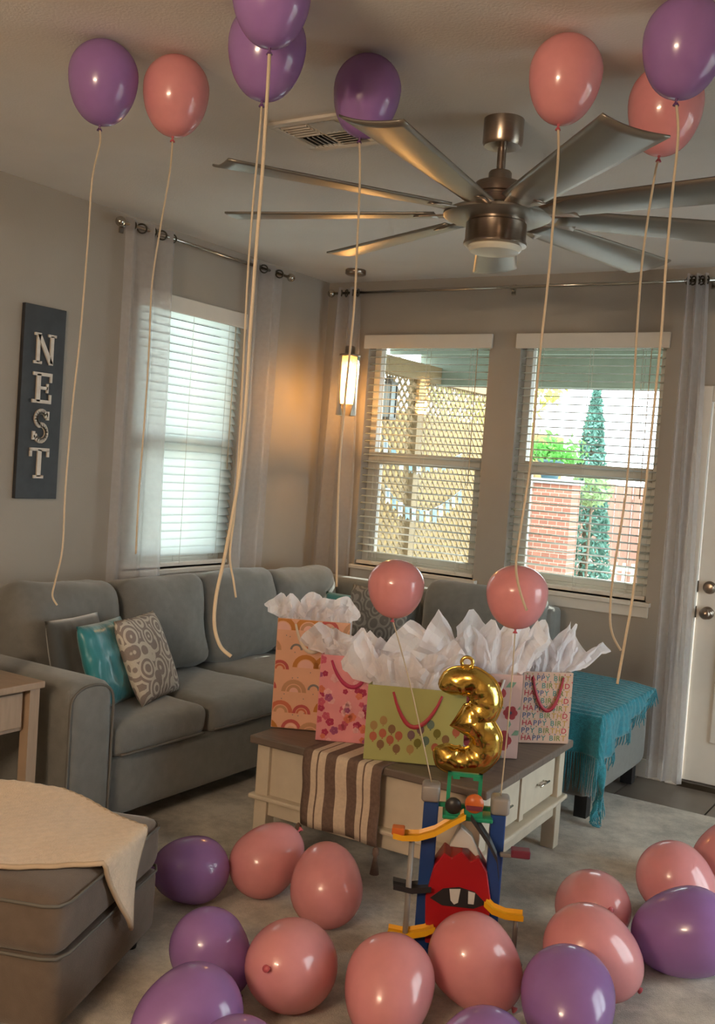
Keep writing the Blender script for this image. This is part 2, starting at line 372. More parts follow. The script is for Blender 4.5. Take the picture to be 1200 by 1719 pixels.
# ------------------------------------------------------------------ chandelier behind the camera (its warm bulbs are mirrored in the balloons)
CH = Vector((2.75, -6.75, H)); c = thing('chandelier_offscreen', 'five armed chandelier with warm bulbs over the dining end of the room', 'chandelier', CH)
b = MB(); b.lathe([(0, 0), (.065, 0), (.065, -.02), (.01, -.03), (0, -.03)], n=24); fixn(b.build('canopy', M_nickel, c))
b = MB(); b.tube([(0, 0, -.02), (0, 0, -.75)], .008, 8); b.build('stem', M_nickel, c)
M_chb = emit_mat('chandelier_bulb', (1, .75, .50), 820)
for k in range(5):
    a = 2*PI*k/5+.3; e = Vector((math.cos(a), math.sin(a), 0)); b = MB()
    b.tube([Vector((0, 0, -.72)), e*.12+Vector((0, 0, -.78)), e*.25+Vector((0, 0, -.76)), e*.28+Vector((0, 0, -.70))], .007, 8); ar = b.build('arm', M_nickel, c)
    b = MB(); b.lathe([(.0, -.03), (.018, -.03), (.018, 0), (.03, .01), (0, .01)], e*.28+Vector((0, 0, -.67)), 16); b.build('lamp_holder', M_nickel, ar)
    b = MB(); b.lathe([(0, 0), (.012, .005), (.026, .05), (.028, .075), (.018, .1), (0, .11)], e*.28+Vector((0, 0, -.66)), 16); fixn(b.build('bulb', M_chb, ar))

# ------------------------------------------------------------------ wall sign
sg = thing('wall_sign', 'tall charcoal board reading NEST in pale slab letters on the wall', 'sign', (0, -2.303, 1.3175))
M_board = mat('charcoal_board', '2E3034', .6, var=.15, scale=20); M_letter = mat('pale_letter', 'C9C0B6', .55, var=.08, scale=40)
b = MB(); b.box((0, -.119, 0), (.022, .119, .882)); bev(b.build('board', M_board, sg), .002)
def letter(polys, zc, hw=.062, hh=.07):
    b = MB(); Mx = Matrix(((0, -1, 0, 0), (1, 0, 0, 0), (0, 0, 1, zc), (0, 0, 0, 1)))   # local x -> +y, local -y -> +x (out of wall)
    for pl in polys: b.prism([(x*hw, z*hh) for x, z in pl], -.0305, -.0225, Mx)
    return fixn(b.build('letter', M_letter, sg))
def rect(x0, z0, x1, z1): return [(x0, z0), (x1, z0), (x1, z1), (x0, z1)]
letter([rect(-.78, -.9, -.48, .9), rect(.48, -.9, .78, .9), [(-.78, .9), (-.40, .9), (.78, -.9), (.40, -.9)], rect(-1, .82, -.4, 1), rect(-1, -1, -.26, -.82), rect(.26, .82, 1, 1), rect(.44, -1, .78, -.9)], .688)
letter([rect(-.62, -.9, -.25, .9), rect(-.95, .78, .8, 1), rect(-.95, -1, .8, -.78), rect(-.3, -.1, .45, .1), rect(.62, .4, .8, .8), rect(.62, -.8, .8, -.4), rect(.33, -.3, .5, .3)], .51)
sp = []
for k in range(25):
    t = k/24
    if t < .5: a = math.radians(20+250*(t*2)); cx, cz, r = 0, .46, .5
    else: a = math.radians(90-250*((t-.5)*2)); cx, cz, r = 0, -.47, .55
    sp.append((cx+r*1.05*math.cos(a), cz+r*math.sin(a)*.95))
polys = []
for k in range(len(sp)-1):
    (x0, z0), (x1, z1) = sp[k], sp[k+1]; dx, dz = x1-x0, z1-z0; l = math.hypot(dx, dz) or 1; w = .17
    nx_, nz_ = -dz/l*w, dx/l*w; ex, ez = dx/l*.05, dz/l*.05
    polys.append([(x0+nx_-ex, z0+nz_-ez), (x1+nx_+ex, z1+nz_+ez), (x1-nx_+ex, z1-nz_+ez), (x0-nx_-ex, z0-nz_-ez)])
polys += [rect(.5, .38, .75, .95), rect(-.8, -.95, -.55, -.4)]
letter(polys, .338, .058)
letter([rect(-.18, -.9, .18, .9), rect(-.9, .8, .9, 1), rect(-.9, .42, -.7, .85), rect(.7, .42, .9, .85), rect(-.45, -1, .45, -.8)], .165)

# ------------------------------------------------------------------ curtains and rods
def rod(axis, u0, u1, z, label):
    t = thing('curtain_rod', label, 'curtain rod'); P = lambda u, d, z: Vector((u, -d, z)) if axis == 'x' else Vector((d, u, z))
    b = MB(); b.tube([P(u0, .09, z), P(u1, .09, z)], .009, 12); b.build('rod', M_chrome, t)
    for u, s in ((u0, -1), (u1, 1)):
        b = MB(); c_ = P(u+s*.02, .09, z)
        b.lathe([(.025*math.sin(k*PI/10), -.025*math.cos(k*PI/10)) for k in range(11)], c_, 18); fixn(b.build('finial', M_chrome, t))
    for u in (u0+.07, u1-.07) if axis == 'y' else (u0+.06, (u0+u1)/2, u1-.07):
        b = MB(); b.tube([P(u, 0, z+.005), P(u, .09, z-.002)], .006, 8); b.box(*[tuple(x) for x in (P(u-.012, .0, z-.03), P(u+.012, .008, z+.03))]); b.build('bracket', M_chrome, t)
rod('y', -1.925, -.565, 2.668, 'slim metal curtain rod with ball ends above the nearly closed blind'); rod('x', .10, 2.50, 2.655, 'slim metal curtain rod running above the two back windows')
def curtain(axis, top, bot, z1, z0, folds, label, seed, amp=.028, rz=2.668):
    t = thing('sheer_curtain', label, 'curtain', group='sheer white grommet curtains')
    P = lambda u, d, z: Vector((u, -d, z)) if axis == 'x' else Vector((d, u, z))
    b = MB()
    def f(u, v):
        s = v**.8; a0 = top[0]+(bot[0]-top[0])*s; a1 = top[1]+(bot[1]-top[1])*s
        wob = .3*math.sin(3*v+seed)+.15*noise.noise(Vector((u*3, v*4, seed)))
        d = .085+amp*(1-.15*v)*math.sin(2*PI*folds*u+wob*min(1, v*3))+.006*noise.noise(Vector((u*6, v*5, seed*3)))
        uu = a0+(a1-a0)*(u+.02*math.sin(4*PI*folds*u))
        return P(uu, d, z1+(z0-z1)*v)
    b.grid(f, int(folds*14), 40); b.build('cloth', M_sheer, t)
    n = max(2, int(folds*2)); 
    for k in range(n):
        u = (k+.5)/n; a = top[0]+(top[1]-top[0])*u; c_ = P(a, .088, rz)
        b = MB(); ring = []
        for q in range(20):
            an = 2*PI*q/20; ring.append(c_+P(.022*math.cos(an)*.8, .014*math.cos(an), .022*math.sin(an)) - P(0, 0, 0))
        b.tube(ring, .0045, 6, closed=True); b.build('grommet', M_darkmetal, t)
curtain('y', (-1.905, -1.545), (-1.90, -1.50), 2.70, .03, 2.6, 'wide sheer curtain between the NEST sign and the nearly closed blind', 1.3)
curtain('y', (-.92, -.62), (-.95, -.64), 2.70, .03, 2.0, 'sheer curtain between the nearly closed blind and the room corner', 2.7)
curtain('x', (.13, .30), (.05, .37), 2.69, .03, 2.0, 'sheer curtain bunched in the corner behind the lit pendant lamp', 4.1, rz=2.655)
curtain('x', (2.31, 2.42), (2.31, 2.50), 2.69, .03, 2.5, 'sheer curtain hanging to the floor beside the white entry door', 5.9, rz=2.655)

# ------------------------------------------------------------------ sectional sofa
so = thing('sectional_sofa', 'grey fabric corner sectional sofa along the two window walls', 'sofa', (0, 0, RUG))
Z0 = .09
def puff(amt, ax=2, wr=.0, seed=0, edge=2.2):
    def f(p, u):
        o = [q for q in range(3) if q != ax]
        k = max(0, 1-abs(u[o[0]])**edge)*max(0, 1-abs(u[o[1]])**edge)
        p = p.copy(); p[ax] += amt*k*(1 if u[ax] > 0 else -1)
        if wr:
            nn = noise.noise_vector(Vector((p.x*5+seed, p.y*5, p.z*5)))*wr + noise.noise_vector(Vector((p.x*13+seed, p.y*13, p.z*13)))*wr*.35; p = p+nn
        return p
    return f
b = MB(); b.rbox((.16, -2.64, Z0), (.905, -.10, .345), .03, 8); b.build('base', M_sofa, so)
b = MB(); b.rbox((.85, -.90, Z0), (1.80, -.10, .345), .03, 8); b.build('base', M_sofa, so)
def armfn(p, u):
    p = p.copy()
    if u.z > .2: p.y += -.012*(u.z-.2)
    p.z += .012*(1-u.y*u.y)*max(0, u.z)
    return p
b = MB(); b.rbox((.14, -2.865, Z0), (.935, -2.625, .665), .055, 10, fn=armfn); ar = b.build('arm', M_sofa, so)
b = MB(); loop = []
for k in range(40):                                        # piping round the arm's front face
    t = k/39
    if t < .35: loop.append((.925, -2.855, .10+.5*(t/.35)))
    elif t < .65: a = PI-(t-.35)/.3*PI; loop.append((.925, -2.747+.105*math.cos(a), .60+.06*math.sin(a)))
    else: loop.append((.925, -2.637, .60-.5*((t-.65)/.35)))
b.tube(loop, .006, 6); b.build('piping', M_sofad, ar)
b = MB(); b.rbox((.14, -2.64, .3), (.30, -.12, .86), .05, 8); b.build('back_frame', M_sofa, so)
b = MB(); b.rbox((.14, -.30, .3), (1.80, -.12, .875), .05, 8); b.build('back_frame', M_sofa, so)
for i, (y0, y1) in enumerate(((-2.62, -2.06), (-2.05, -1.49), (-1.48, -.90))):
    b = MB(); b.rbox((.30, y0, .335), (.935, y1, .475), .05, 12, fn=puff(.02, 2, .006, i*3)); sc = b.build('seat_cushion', M_sofa, so)
    b = MB()
    for z, xx in ((.356, .939),): b.tube([(xx-.006, y0+.03, z), (xx, y0+.06, z), (xx, (y0+y1)/2, z+.001), (xx, y1-.06, z), (xx-.006, y1-.03, z)], .006, 6)
    b.build('piping', M_sofad, sc)
for i, (x0, x1) in enumerate(((.94, 1.36), (1.37, 1.79))):
    b = MB(); b.rbox((x0, -.93, .335), (x1, -.30, .475), .05, 10, fn=puff(.02, 2, .006, i*5+20)); b.build('seat_cushion', M_sofa, so)
b = MB(); b.rbox((.30, -.895, .335), (.935, -.30, .475), .05, 10, fn=puff(.015, 2, .006, 33)); b.build('seat_cushion', M_sofa, so)
for i, (y0, y1, ztop) in enumerate(((-2.68, -2.10, .965), (-2.09, -1.50, .955), (-1.49, -.90, .955), (-.89, -.32, .935))):
    Mx = Matrix.Translation((.36, (y0+y1)/2, .48)) @ Matrix.Rotation(math.radians(-9), 4, 'Y')
    b = MB(); b.rbox((-.10, -(y1-y0)/2, 0), (.11, (y1-y0)/2, ztop-.48), .075, 16, M=Mx, fn=puff(.045, 0, .022, i*7+2, 2.6)); bc = b.build('back_cushion', M_sofa, so)
for i, (x0, x1, ztop) in enumerate(((.56, 1.05, .83), (1.06, 1.76, .945))):
    Mx = Matrix.Translation(((x0+x1)/2, -.36, .48)) @ Matrix.Rotation(math.radians(-9), 4, 'X')
    b = MB(); b.rbox((-(x1-x0)/2, -.11, 0), ((x1-x0)/2, .10, ztop-.48), .075, 16, M=Mx, fn=puff(.045, 1, .012, i*9+51, 2.6)); b.build('back_cushion', M_sofa, so)
b = MB(); b.rbox((1.81, -.97, Z0), (2.32, -.12, .49), .075, 14, fn=puff(.012, 2, .004, 71)); b.build('bumper_seat', M_sofa, so)
lb = MB(); lb.box((-.03, -.03, 0), (.03, .03, Z0+.02)); lme = None
for x, y in ((.85, -2.8), (.2, -2.8), (.86, -1.0), (2.25, -.9), (2.25, -.2), (1.0, -.85), (1.9, -.9)):
    if lme is None: o = lb.build('leg', M_dark, so); lme = o.data; o.location = (x, y, 0)
    else: share('leg', lme, so, (x, y, 0))

# ------------------------------------------------------------------ throw pillows
M_teal = mat('teal_satin', '2C7C86', .32, var=.15, scale=6, sheen=.3, bump=.8, bscale=9, stretch=(1, 2.2, .7))
M_char = mat('charcoal_velvet', '3C3C39', .8, var=.2, scale=8, sheen=.6)
def pattern_mat(name, c1, c2, scale):
    m = mat(name, c1, .85, var=.05, bump=.3, bscale=200); nt = m.node_tree; bs = nt.nodes['Principled BSDF']
    tc = nt.nodes.new('ShaderNodeTexCoord'); vo = nt.nodes.new('ShaderNodeTexVoronoi'); vo.inputs['Scale'].default_value = scale
    wv = nt.nodes.new('ShaderNodeMath'); wv.operation = 'MULTIPLY'; wv.inputs[1].default_value = 26
    sn = nt.nodes.new('ShaderNodeMath'); sn.operation = 'SINE'; rp = nt.nodes.new('ShaderNodeValToRGB')
    nt.links.new(tc.outputs['Object'], vo.inputs['Vector']); nt.links.new(vo.outputs['Distance'], wv.inputs[0]); nt.links.new(wv.outputs[0], sn.inputs[0]); nt.links.new(sn.outputs[0], rp.inputs[0])
    rp.color_ramp.elements[0].position = .0; rp.color_ramp.elements[1].position = .3
    rp.color_ramp.elements[0].color = (*srgb(c2), 1); rp.color_ramp.elements[1].color = (*srgb(c1), 1); nt.links.new(rp.outputs[0], bs.inputs['Base Color']); return m
M_medal = pattern_mat('medallion_print', 'C6BEB2', '8E827C', 11)
M_medal2 = pattern_mat('grey_medallion_print', '8A857F', '67625E', 12)
def pillow(name, m, Mx, size, label, seed, wr=.012, th=.075):
    b = MB(); h = size/2; n = 20
    def f(sgn):
        def g(u, v):
            x, y = (u-.5)*2, (v-.5)*2; k = max(0, (1-x**4))*max(0, (1-y**4)); pinch = 1-.07*(1-abs(x*y))*(x*x+y*y)/2
            p = Vector((x*h*pinch, sgn*(th*k**.55), y*h*pinch))
            p += noise.noise_vector(Vector((x*2.2+seed, y*2.2, sgn)))*wr*k + Vector((0, noise.noise(Vector((x*7+seed, y*2, 3)))*wr*.7*k, 0))
            return Mx @ p
        return g
    b.grid(f(1), n, n); b.grid(f(-1), n, n); o = b.build(name, m, None, Mx.translation)
    bm = bmesh.new(); bm.from_mesh(o.data); bmesh.ops.remove_doubles(bm, verts=bm.verts, dist=.0005); bmesh.ops.recalc_face_normals(bm, faces=bm.faces); bm.to_mesh(o.data); bm.free()
    return tag(o, label, 'pillow', 'throw pillows on the sectional sofa')
def pm(loc, yaw, lean, roll=0): return Matrix.Translation(loc) @ Matrix.Rotation(math.radians(yaw), 4, 'Z') @ Matrix.Rotation(math.radians(lean), 4, 'X') @ Matrix.Rotation(math.radians(roll), 4, 'Y')
def lean_pillow(m, foot, yaw, lean, size, label, seed, wr=.012, th=.05):     # stands on its lower edge at foot, leaning back
    q = pm((0, 0, 0), yaw, lean).to_3x3() @ Vector((0, 0, size*.47)); return pillow('throw_pillow', m, pm(Vector(foot)+q, yaw, lean), size, label, seed, wr, th)
lean_pillow(M_char, (.578, -2.462, .512), 101, -14, .36, 'charcoal velvet throw pillow wedged against the sofa arm', 3, .008, th=.042)
lean_pillow(M_teal, (.705, -2.382, .51), 106, -20, .36, 'shiny teal throw pillow leaning between the charcoal and medallion pillows', 8, .02)
lean_pillow(M_medal, (.75, -2.18, .51), 108, -24, .38, 'pale throw pillow with taupe medallion print leaning on the teal one', 15, .006)
lean_pillow(M_teal, (.675, -.60, .505), 6, -13, .34, 'dark teal throw pillow tucked behind the grey medallion pillow in the corner', 22, th=.045)
lean_pillow(M_medal2, (.905, -.715, .505), -6, -15, .42, 'grey throw pillow with medallion print behind the gift bags', 31, .006)

# ------------------------------------------------------------------ teal throw over the open end of the sofa
th = thing('throw_blanket', 'teal ribbed knit throw with long fringe over the sofa end', 'blanket', (2.1, -.6, .5))
M_throw = mat('teal_knit', '1F7D8E', .85, var=.25, scale=60, bump=.5, bscale=220, sheen=.4)
X0, X1, Y0, Y1, ZT = 1.86, 2.335, -.985, -.14, .534
def drape(px, py, ripple=True):
    ox = max(0, px-X1); oy = max(0, Y0-py); R = .06
    x = min(px, X1); y = max(py, Y0); z = ZT
    dx = dy = 0
    if ox > 0: z -= max(0, ox-R*.4); dx = R*.35*min(1, ox/R)
    if oy > 0: z -= max(0, oy-R*.4); dy = R*.35*min(1, oy/R)
    if ripple:
        dx += (.012+.05*ox)*math.sin(py*26)*min(1, ox*6) if ox > 0 else 0
        dy += (.008+.05*oy)*math.sin(px*30)*min(1, oy*6) if oy > 0 else 0
    rz = .012 if (ox == 0 and oy == 0) else 0
    edge = min(1, max(0, (X1-px)/.1), max(0, (py-Y0)/.1)) if rz else 0
    z += rz*edge*.4*math.sin(py*9+px*5)-(.014*(1-edge) if rz else .014)
    return Vector((x+dx, y-dy, max(z, RUG+.012)))-Vector((2.1, -.6, .5))
cor = [Vector((1.86, -.17)), Vector((2.36, -.16)), Vector((2.62, -1.20)), Vector((1.86, -1.20))]
def tw(u, v):
    q = cor[0].lerp(cor[1], u).lerp(cor[3].lerp(cor[2], u), v); p = drape(q.x, q.y)
    rib = .007*math.sin(v*130); return p+Vector((0, 0, rib if p.z > -.005 else 0))+Vector((rib*.5 if q.x > X1 else 0, 0, 0))
b = MB(); b.grid(tw, 36, 110); solid(b.build('knit_cloth', M_throw, th), .006, 1)
b = MB()
def strand(q, dirx, diry, ln):
    pts = []
    for k in range(4):
        t = k/3; pp = drape(q.x+dirx*ln*t, q.y+diry*ln*t); pts.append(pp+Vector((rnd.uniform(-.006, .006)*t, rnd.uniform(-.006, .006)*t, 0)))
    b.tube(pts, [.004, .0035, .003, .002], 5)
for k in range(70): u = k/69; strand(cor[3].lerp(cor[2], u), 0, -1, rnd.uniform(.15, .2))
for k in range(60): u = k/59; strand(cor[1].lerp(cor[2], u), 1, -.2, rnd.uniform(.04, .08))
fr = b.build('fringe', M_throw, th); fr['kind'] = 'stuff'
# ------------------------------------------------------------------ coffee table
M_cream = mat('cream_painted_wood', 'C4B8A5', .5, var=.06, scale=15); M_topw = mat('grey_brown_wood_top', '6A5E55', .45, var=.18, scale=6, stretch=(1, 14, 1))
CT = Vector((1.825, -1.795, RUG)); ct = thing('coffee_table', 'square cream coffee table with grey brown top and two drawers', 'table', CT, rz=math.radians(1.5))
hx, hy, TZ = .515, .465, .47-RUG
b = MB(); b.box((-hx, -hy, TZ-.032), (hx, hy, TZ)); bev(b.build('tabletop', M_topw, ct), .006, 2)
lb = MB(); lb.box((-.03, -.03, 0), (.03, .03, TZ-.032)); lme = None
for sx in (-1, 1):
    for sy in (-1, 1):
        loc = (sx*(hx-.055), sy*(hy-.055), 0)
        if lme is None: o = lb.build('leg', M_cream, ct); bev(o, .003); lme = o.data; o.location = loc
        else: bev(share('leg', lme, ct, loc), .003)
ix, iy = hx-.055, hy-.055
for sy in (-1, 1):
    b = MB(); b.box((-ix+.03, sy*iy-.012, .215), (ix-.03, sy*iy+.012, TZ-.032)); b.build('side_panel', M_cream, ct)
    b = MB(); b.box((-ix+.03, sy*iy-.018, .14), (ix-.03, sy*iy+.018, .205)); bev(b.build('apron', M_cream, ct))
b = MB(); b.box((-ix-.012, -iy+.03, .215), (-ix+.012, iy-.03, TZ-.032)); b.build('side_panel', M_cream, ct)
b = MB(); b.box((-ix-.018, -iy+.03, .14), (-ix+.018, iy-.03, .205)); bev(b.build('apron', M_cream, ct))
b = MB(); b.box((ix-.018, -iy+.03, .14), (ix+.018, iy-.03, .205)); bev(b.build('apron', M_cream, ct))
b = MB(); b.box((ix-.02, -iy+.03, .215), (ix-.004, iy-.03, TZ-.032)); b.build('drawer_carcass', M_cream, ct)
b = MB(); m_ = .02
b.box((-ix-.03-m_, -iy-.03-m_, .203), (ix+.03+m_, iy+.03+m_, .222)); bev(b.build('moulding', M_cream, ct), .006, 2)
b = MB(); b.box((ix-.004, -.02, .222), (ix+.016, .02, TZ-.032)); b.build('drawer_divider', M_cream, ct)
for sy in (-1, 1):
    y0, y1 = (.028, iy-.038) if sy > 0 else (-iy+.038, -.028)
    b = MB(); b.box((ix-.002, y0, .235), (ix+.012, y1, TZ-.045)); dr = bev(b.build('drawer', M_cream, ct), .004)
    yc = (y0+y1)/2; zc = .325; b = MB(); b.tube([(ix+.034, yc-.05, zc), (ix+.034, yc+.05, zc)], .0045, 10)
    for s in (-.035, .035): b.tube([(ix+.01, yc+s, zc), (ix+.034, yc+s, zc)], .004, 8)
    b.build('bar_handle', M_chrome, dr)
# striped runner
M_rc = mat('runner_cream', 'CDBBA6', .9, var=.08, scale=90, bump=.3, bscale=400); M_rb = mat('runner_brown', '6E5A50', .9, var=.15, scale=90, bump=.3, bscale=400)
ru = thing('table_runner', 'cream and brown striped runner hanging over the coffee table edge', 'table runner', (1.76, -2.26, .47))
wts = [(1, .040), (0, .026), (1, .007), (0, .032), (1, .046), (0, .050), (1, .046), (0, .026), (1, .007), (0, .030), (1, .042)]
edges = [0]; cols = []
for c_, w_ in wts: edges.append(edges[-1]+w_); cols.append(c_)
TWD = edges[-1]; EY = -2.268; prof = []
for k in range(8): prof.append((0, -1.42+(EY+.012+1.42)*k/7, .4725))
for k in range(1, 5): a = k/4*PI/2; prof.append((0, EY+.012-.02*math.sin(a), .4725-.02*(1-math.cos(a))))
for k in range(1, 11): prof.append((0, EY-.009-.004*math.sin(k), .4525-.275*k/10))
V = []; F = []; FM = []
us = []
for k in range(len(cols)):
    for s in range(2): us.append((edges[k]+(edges[k+1]-edges[k])*s/2, k))
us.append((TWD, len(cols)-1))
for j, (_, y, z) in enumerate(prof):
    for (u, k) in us:
        hang = max(0, .45-z); V.append(Vector((1.590+u+hang*.02, y-.012*hang*10*math.sin(u*24)*.35, z)))
for j in range(len(prof)-1):
    for i in range(len(us)-1): F.append((j*len(us)+i, j*len(us)+i+1, (j+1)*len(us)+i+1, (j+1)*len(us)+i)); FM.append(cols[us[i][1]])
b = MB(); b.add([p-Vector((1.76, -2.26, .47)) for p in V], F, 0, True); b.m = FM; solid(b.build('striped_cloth', [M_rc, M_rb], ru), .0025, 1)
for xt in (1.590, 1.590+TWD):
    b = MB(); q = Vector((xt-1.76, -.018, -.29)); b.tube([q, q+Vector((0, 0, -.012)), q+Vector((0, 0, -.03)), q+Vector((0, 0, -.04)), q+Vector((0, 0, -.105))], [.003, .012, .013, .007, .018], 10); b.build('tassel', M_rb, ru)

# ------------------------------------------------------------------ gift bags
M_tissue = mat('white_tissue', 'F6F2F4', .75, var=.02, scale=20, trans=.5)
M_bagin = mat('bag_lining', 'D8CFC8', .7)
def arcstrip(cx, cz, r0_, r1_, n=10, a0=0, a1=PI):
    o = []
    for k in range(n):
        p, q = a0+(a1-a0)*k/n, a0+(a1-a0)*(k+1)/n
        o.append([(cx+r0_*math.cos(p), cz+r0_*math.sin(p)), (cx+r1_*math.cos(p), cz+r1_*math.sin(p)), (cx+r1_*math.cos(q), cz+r1_*math.sin(q)), (cx+r0_*math.cos(q), cz+r0_*math.sin(q))])
    return o
def disc(cx, cz, rx, rz_=None, n=12): rz_ = rz_ or rx; return [(cx+rx*math.cos(2*PI*k/n), cz+rz_*math.sin(2*PI*k/n)) for k in range(n)]
def clip(poly, x0, x1, z0, z1):
    for ax, val, sg_ in ((0, x0, 1), (0, x1, -1), (1, z0, 1), (1, z1, -1)):
        out = []
        for i in range(len(poly)):
            p, q = poly[i-1], poly[i]; ip, iq = (p[ax]-val)*sg_ >= 0, (q[ax]-val)*sg_ >= 0
            if ip != iq:
                t = (val-p[ax])/(q[ax]-p[ax]); out.append((p[0]+(q[0]-p[0])*t, p[1]+(q[1]-p[1])*t))
            if iq: out.append(q)
        poly = out
        if len(poly) < 3: return None
    return poly
def gift_bag(corner, dirv, w, d, h, face, side, hcol, label, prints, pcols, pname, seed, tissue, hdrop=.11, hspan=.5, sideprints=None, hw_=.016):
    dv = Vector((*dirv, 0)).normalized(); rz = math.atan2(dv.y, dv.x)
    t = thing('gift_bag', label, 'gift bag', (corner[0], corner[1], .4735), 'gift bags on the coffee table', rz)
    R = random.Random(seed); e = .0012
    b = MB(); b.box((0, 0, 0), (w, d, .002))
    b.box((0, 0, 0), (w, e, h)); b.box((0, d-e, 0), (w, d, h))
    for x in (0, w-e):                                   # gusseted sides
        s = 1 if x == 0 else -1
        b.add([(x, 0, 0), (x, d, 0), (x, d, h), (x, 0, h), (x+s*.012, d/2, h), (x+s*.003, d/2, 0)], [(0, 5, 4, 3), (5, 1, 2, 4)], 1)
    body = b.build('bag_body', [face, side], t)
    if prints:
        pb = MB()
        for ci, poly in prints:
            poly = clip(poly, .002, w-.002, .002, h-.002)
            if poly: pb.add([(x, -.0006-.00008*ci, z) for x, z in poly], [list(range(len(poly)))], ci)
        pb.build(pname, pcols, body)['kind'] = 'stuff'
    if sideprints:
        pb = MB()
        for k in range(int(h/.022)):
            for j in range(3):
                y = d*(.2+.3*j); z = .012+k*.022+(.008 if j % 2 else 0); s = .006
                pb.add([(-.002, y-s, z), (-.002, y+s, z), (-.002, y+s, z+s*1.6), (-.002, y-s, z+s*1.6)], [(0, 1, 2, 3)], 0)
        pb.build('printed_checks', sideprints, body)['kind'] = 'stuff'
    for yy, sgn in ((-.004, 1), (d+.004, 1)):
        pts = []
        for k in range(15):
            a = k/14; x = w/2+(a-.5)*w*hspan; z = h-.02-hdrop*(1-(2*a-1)**2)**.9
            pts.append((x+.004*math.sin(5*a+seed), yy+(-.006 if yy < 0 else .006)*math.sin(PI*a), z))
        hb = MB(); n_ = 14
        def hf(u, v, pts=pts):
            k = min(int(u*n_), n_-1); t_ = u*n_-k; a_, b_ = Vector(pts[k]), Vector(pts[k+1]); c_ = a_.lerp(b_, t_); dr_ = (b_-a_).normalized(); nr = Vector((-dr_.z, 0, dr_.x))
            return c_+nr*(v-.5)*hw_*(.55+.45*math.sin(PI*u))
        hb.grid(hf, 28, 2); solid(hb.build('ribbon_handle', hcol, t), .002)
    sh = []                                              # tissue sheets: (x, lean x, lean y, height, width)
    for k, (fx, lx, ly, th_, tw_) in enumerate(tissue):
        sb = MB(); sd = seed*11+k*3.7; tip = R.uniform(-.3, .3)
        jag = [R.uniform(.72, 1.0) for _ in range(7)]; peak = R.uniform(.3, .7); sharp = R.choice([.8, .9, 1.6]); skew = R.uniform(-.25, .25)
        def f(u, v, fx=fx, lx=lx, ly=ly, th_=th_, tw_=tw_, sd=sd, tip=tip, jag=jag, peak=peak, sharp=sharp, skew=skew):
            x = (u-.5)*2; q = u*5.999; i0 = int(q); jg = jag[i0]+(jag[i0+1]-jag[i0])*(q-i0)
            rise = (1-min(1, abs(u-peak)/max(peak, 1-peak))**sharp*.7)*(.8+.2*jg)          # ragged top edge with one main corner
            wd_ = .55+.6*v
            px = w*fx+x*tw_*wd_*.42+lx*v*v*th_+skew*tw_*v*.6
            py = d*.5+ly*(v**1.4)*th_-.035*(x*x)*math.copysign(1, ly)*v+.02*math.sin(2.2*x*PI+sd)*v
            pz = h-.055+v*(th_*rise+.055)
            vv = Vector((px*9+sd, v*2.2, sd)); n3 = noise.noise_vector(vv)*.017*min(1, v*2)+noise.noise_vector(vv*2.7)*.011*min(1, v*2)
            p = Vector((px, py, pz))+n3
            if p.z < h:
                p.x = max(.006, min(w-.006, p.x)); p.y = max(.006, min(d-.006, p.y))
            return p
        sb.grid(f, 14, 12, smooth=False); sb.build('tissue_sheet', M_tissue, t)
    return t
def crown(R_, n, w, H0, H1, wid):
    out = []
    for k in range(n):
        fx = .08+.84*(k+.5)/n; out.append((fx, (fx-.5)*1.1+R_.uniform(-.2, .2), -.28 if k % 2 else .3, R_.uniform(H0, H1), wid*R_.uniform(.85, 1.2)))
    return out
# rainbow bag
M_peach = mat('peach_paper', 'D9A68A', .55, var=.04); M_gingham = mat('white_paper', 'D8D4D0', .6)
rc = [mat('print_ochre', 'B8762F', .6), mat('print_rose', 'B6504E', .6), mat('print_tan', 'B88A68', .6), mat('print_grey', '7E7A7A', .6), mat('print_coral', 'C4684C', .6), mat('print_blush', 'DFAFA4', .6)]
R = random.Random(4); pr = []
rows = [(-.01, .0), (.075, .048), (.16, .0), (.245, .048), (.33, 0), (.41, .048)]
kinds = [(0, 2, .058), (1, 5, .042), (2, 2, .052), (3, 5, .026), (4, 2, .05), (1, 4, .038), (0, 5, .055)]
q = 0
for z, off in rows:
    for x in (-.02, .075, .17, .265):
        c0, c1, r_ = kinds[q % 7]; q += 1; xx = x+off+R.uniform(-.01, .01); z_ = z+R.uniform(-.012, .012)
        pr += [(c0, p_) for p_ in arcstrip(xx, z_, r_*.66, r_)]
        if r_ > .03: pr += [(c1, p_) for p_ in arcstrip(xx, z_, r_*.36, r_*.58)]
        if r_ > .05: pr += [(5, p_) for p_ in arcstrip(xx, z_, 0, r_*.36)]
        for _ in range(2): pr.append((3, disc(xx+R.uniform(-.05, .05), z_+R.uniform(.05, .09), .0025, n=6)))
gift_bag((1.315, -2.125), (.88, .48), .30, .13, .455, M_peach, M_gingham, mat('cream_cord', 'D8C8B4', .6), 'tall peach gift bag printed with rainbows, white tissue on top', pr, rc, 'printed_rainbows', 3,
         [(.1, -.15, .2, .10, .16), (.22, -.3, -.2, .115, .15), (.45, .2, -.2, .095, .16), (.55, -.1, .2, .115, .14), (.72, .1, -.2, .08, .16), (.9, .2, .15, .10, .13), (.35, 0, .25, .09, .2)], sideprints=mat('gingham_grey', '6F6E70', .7))
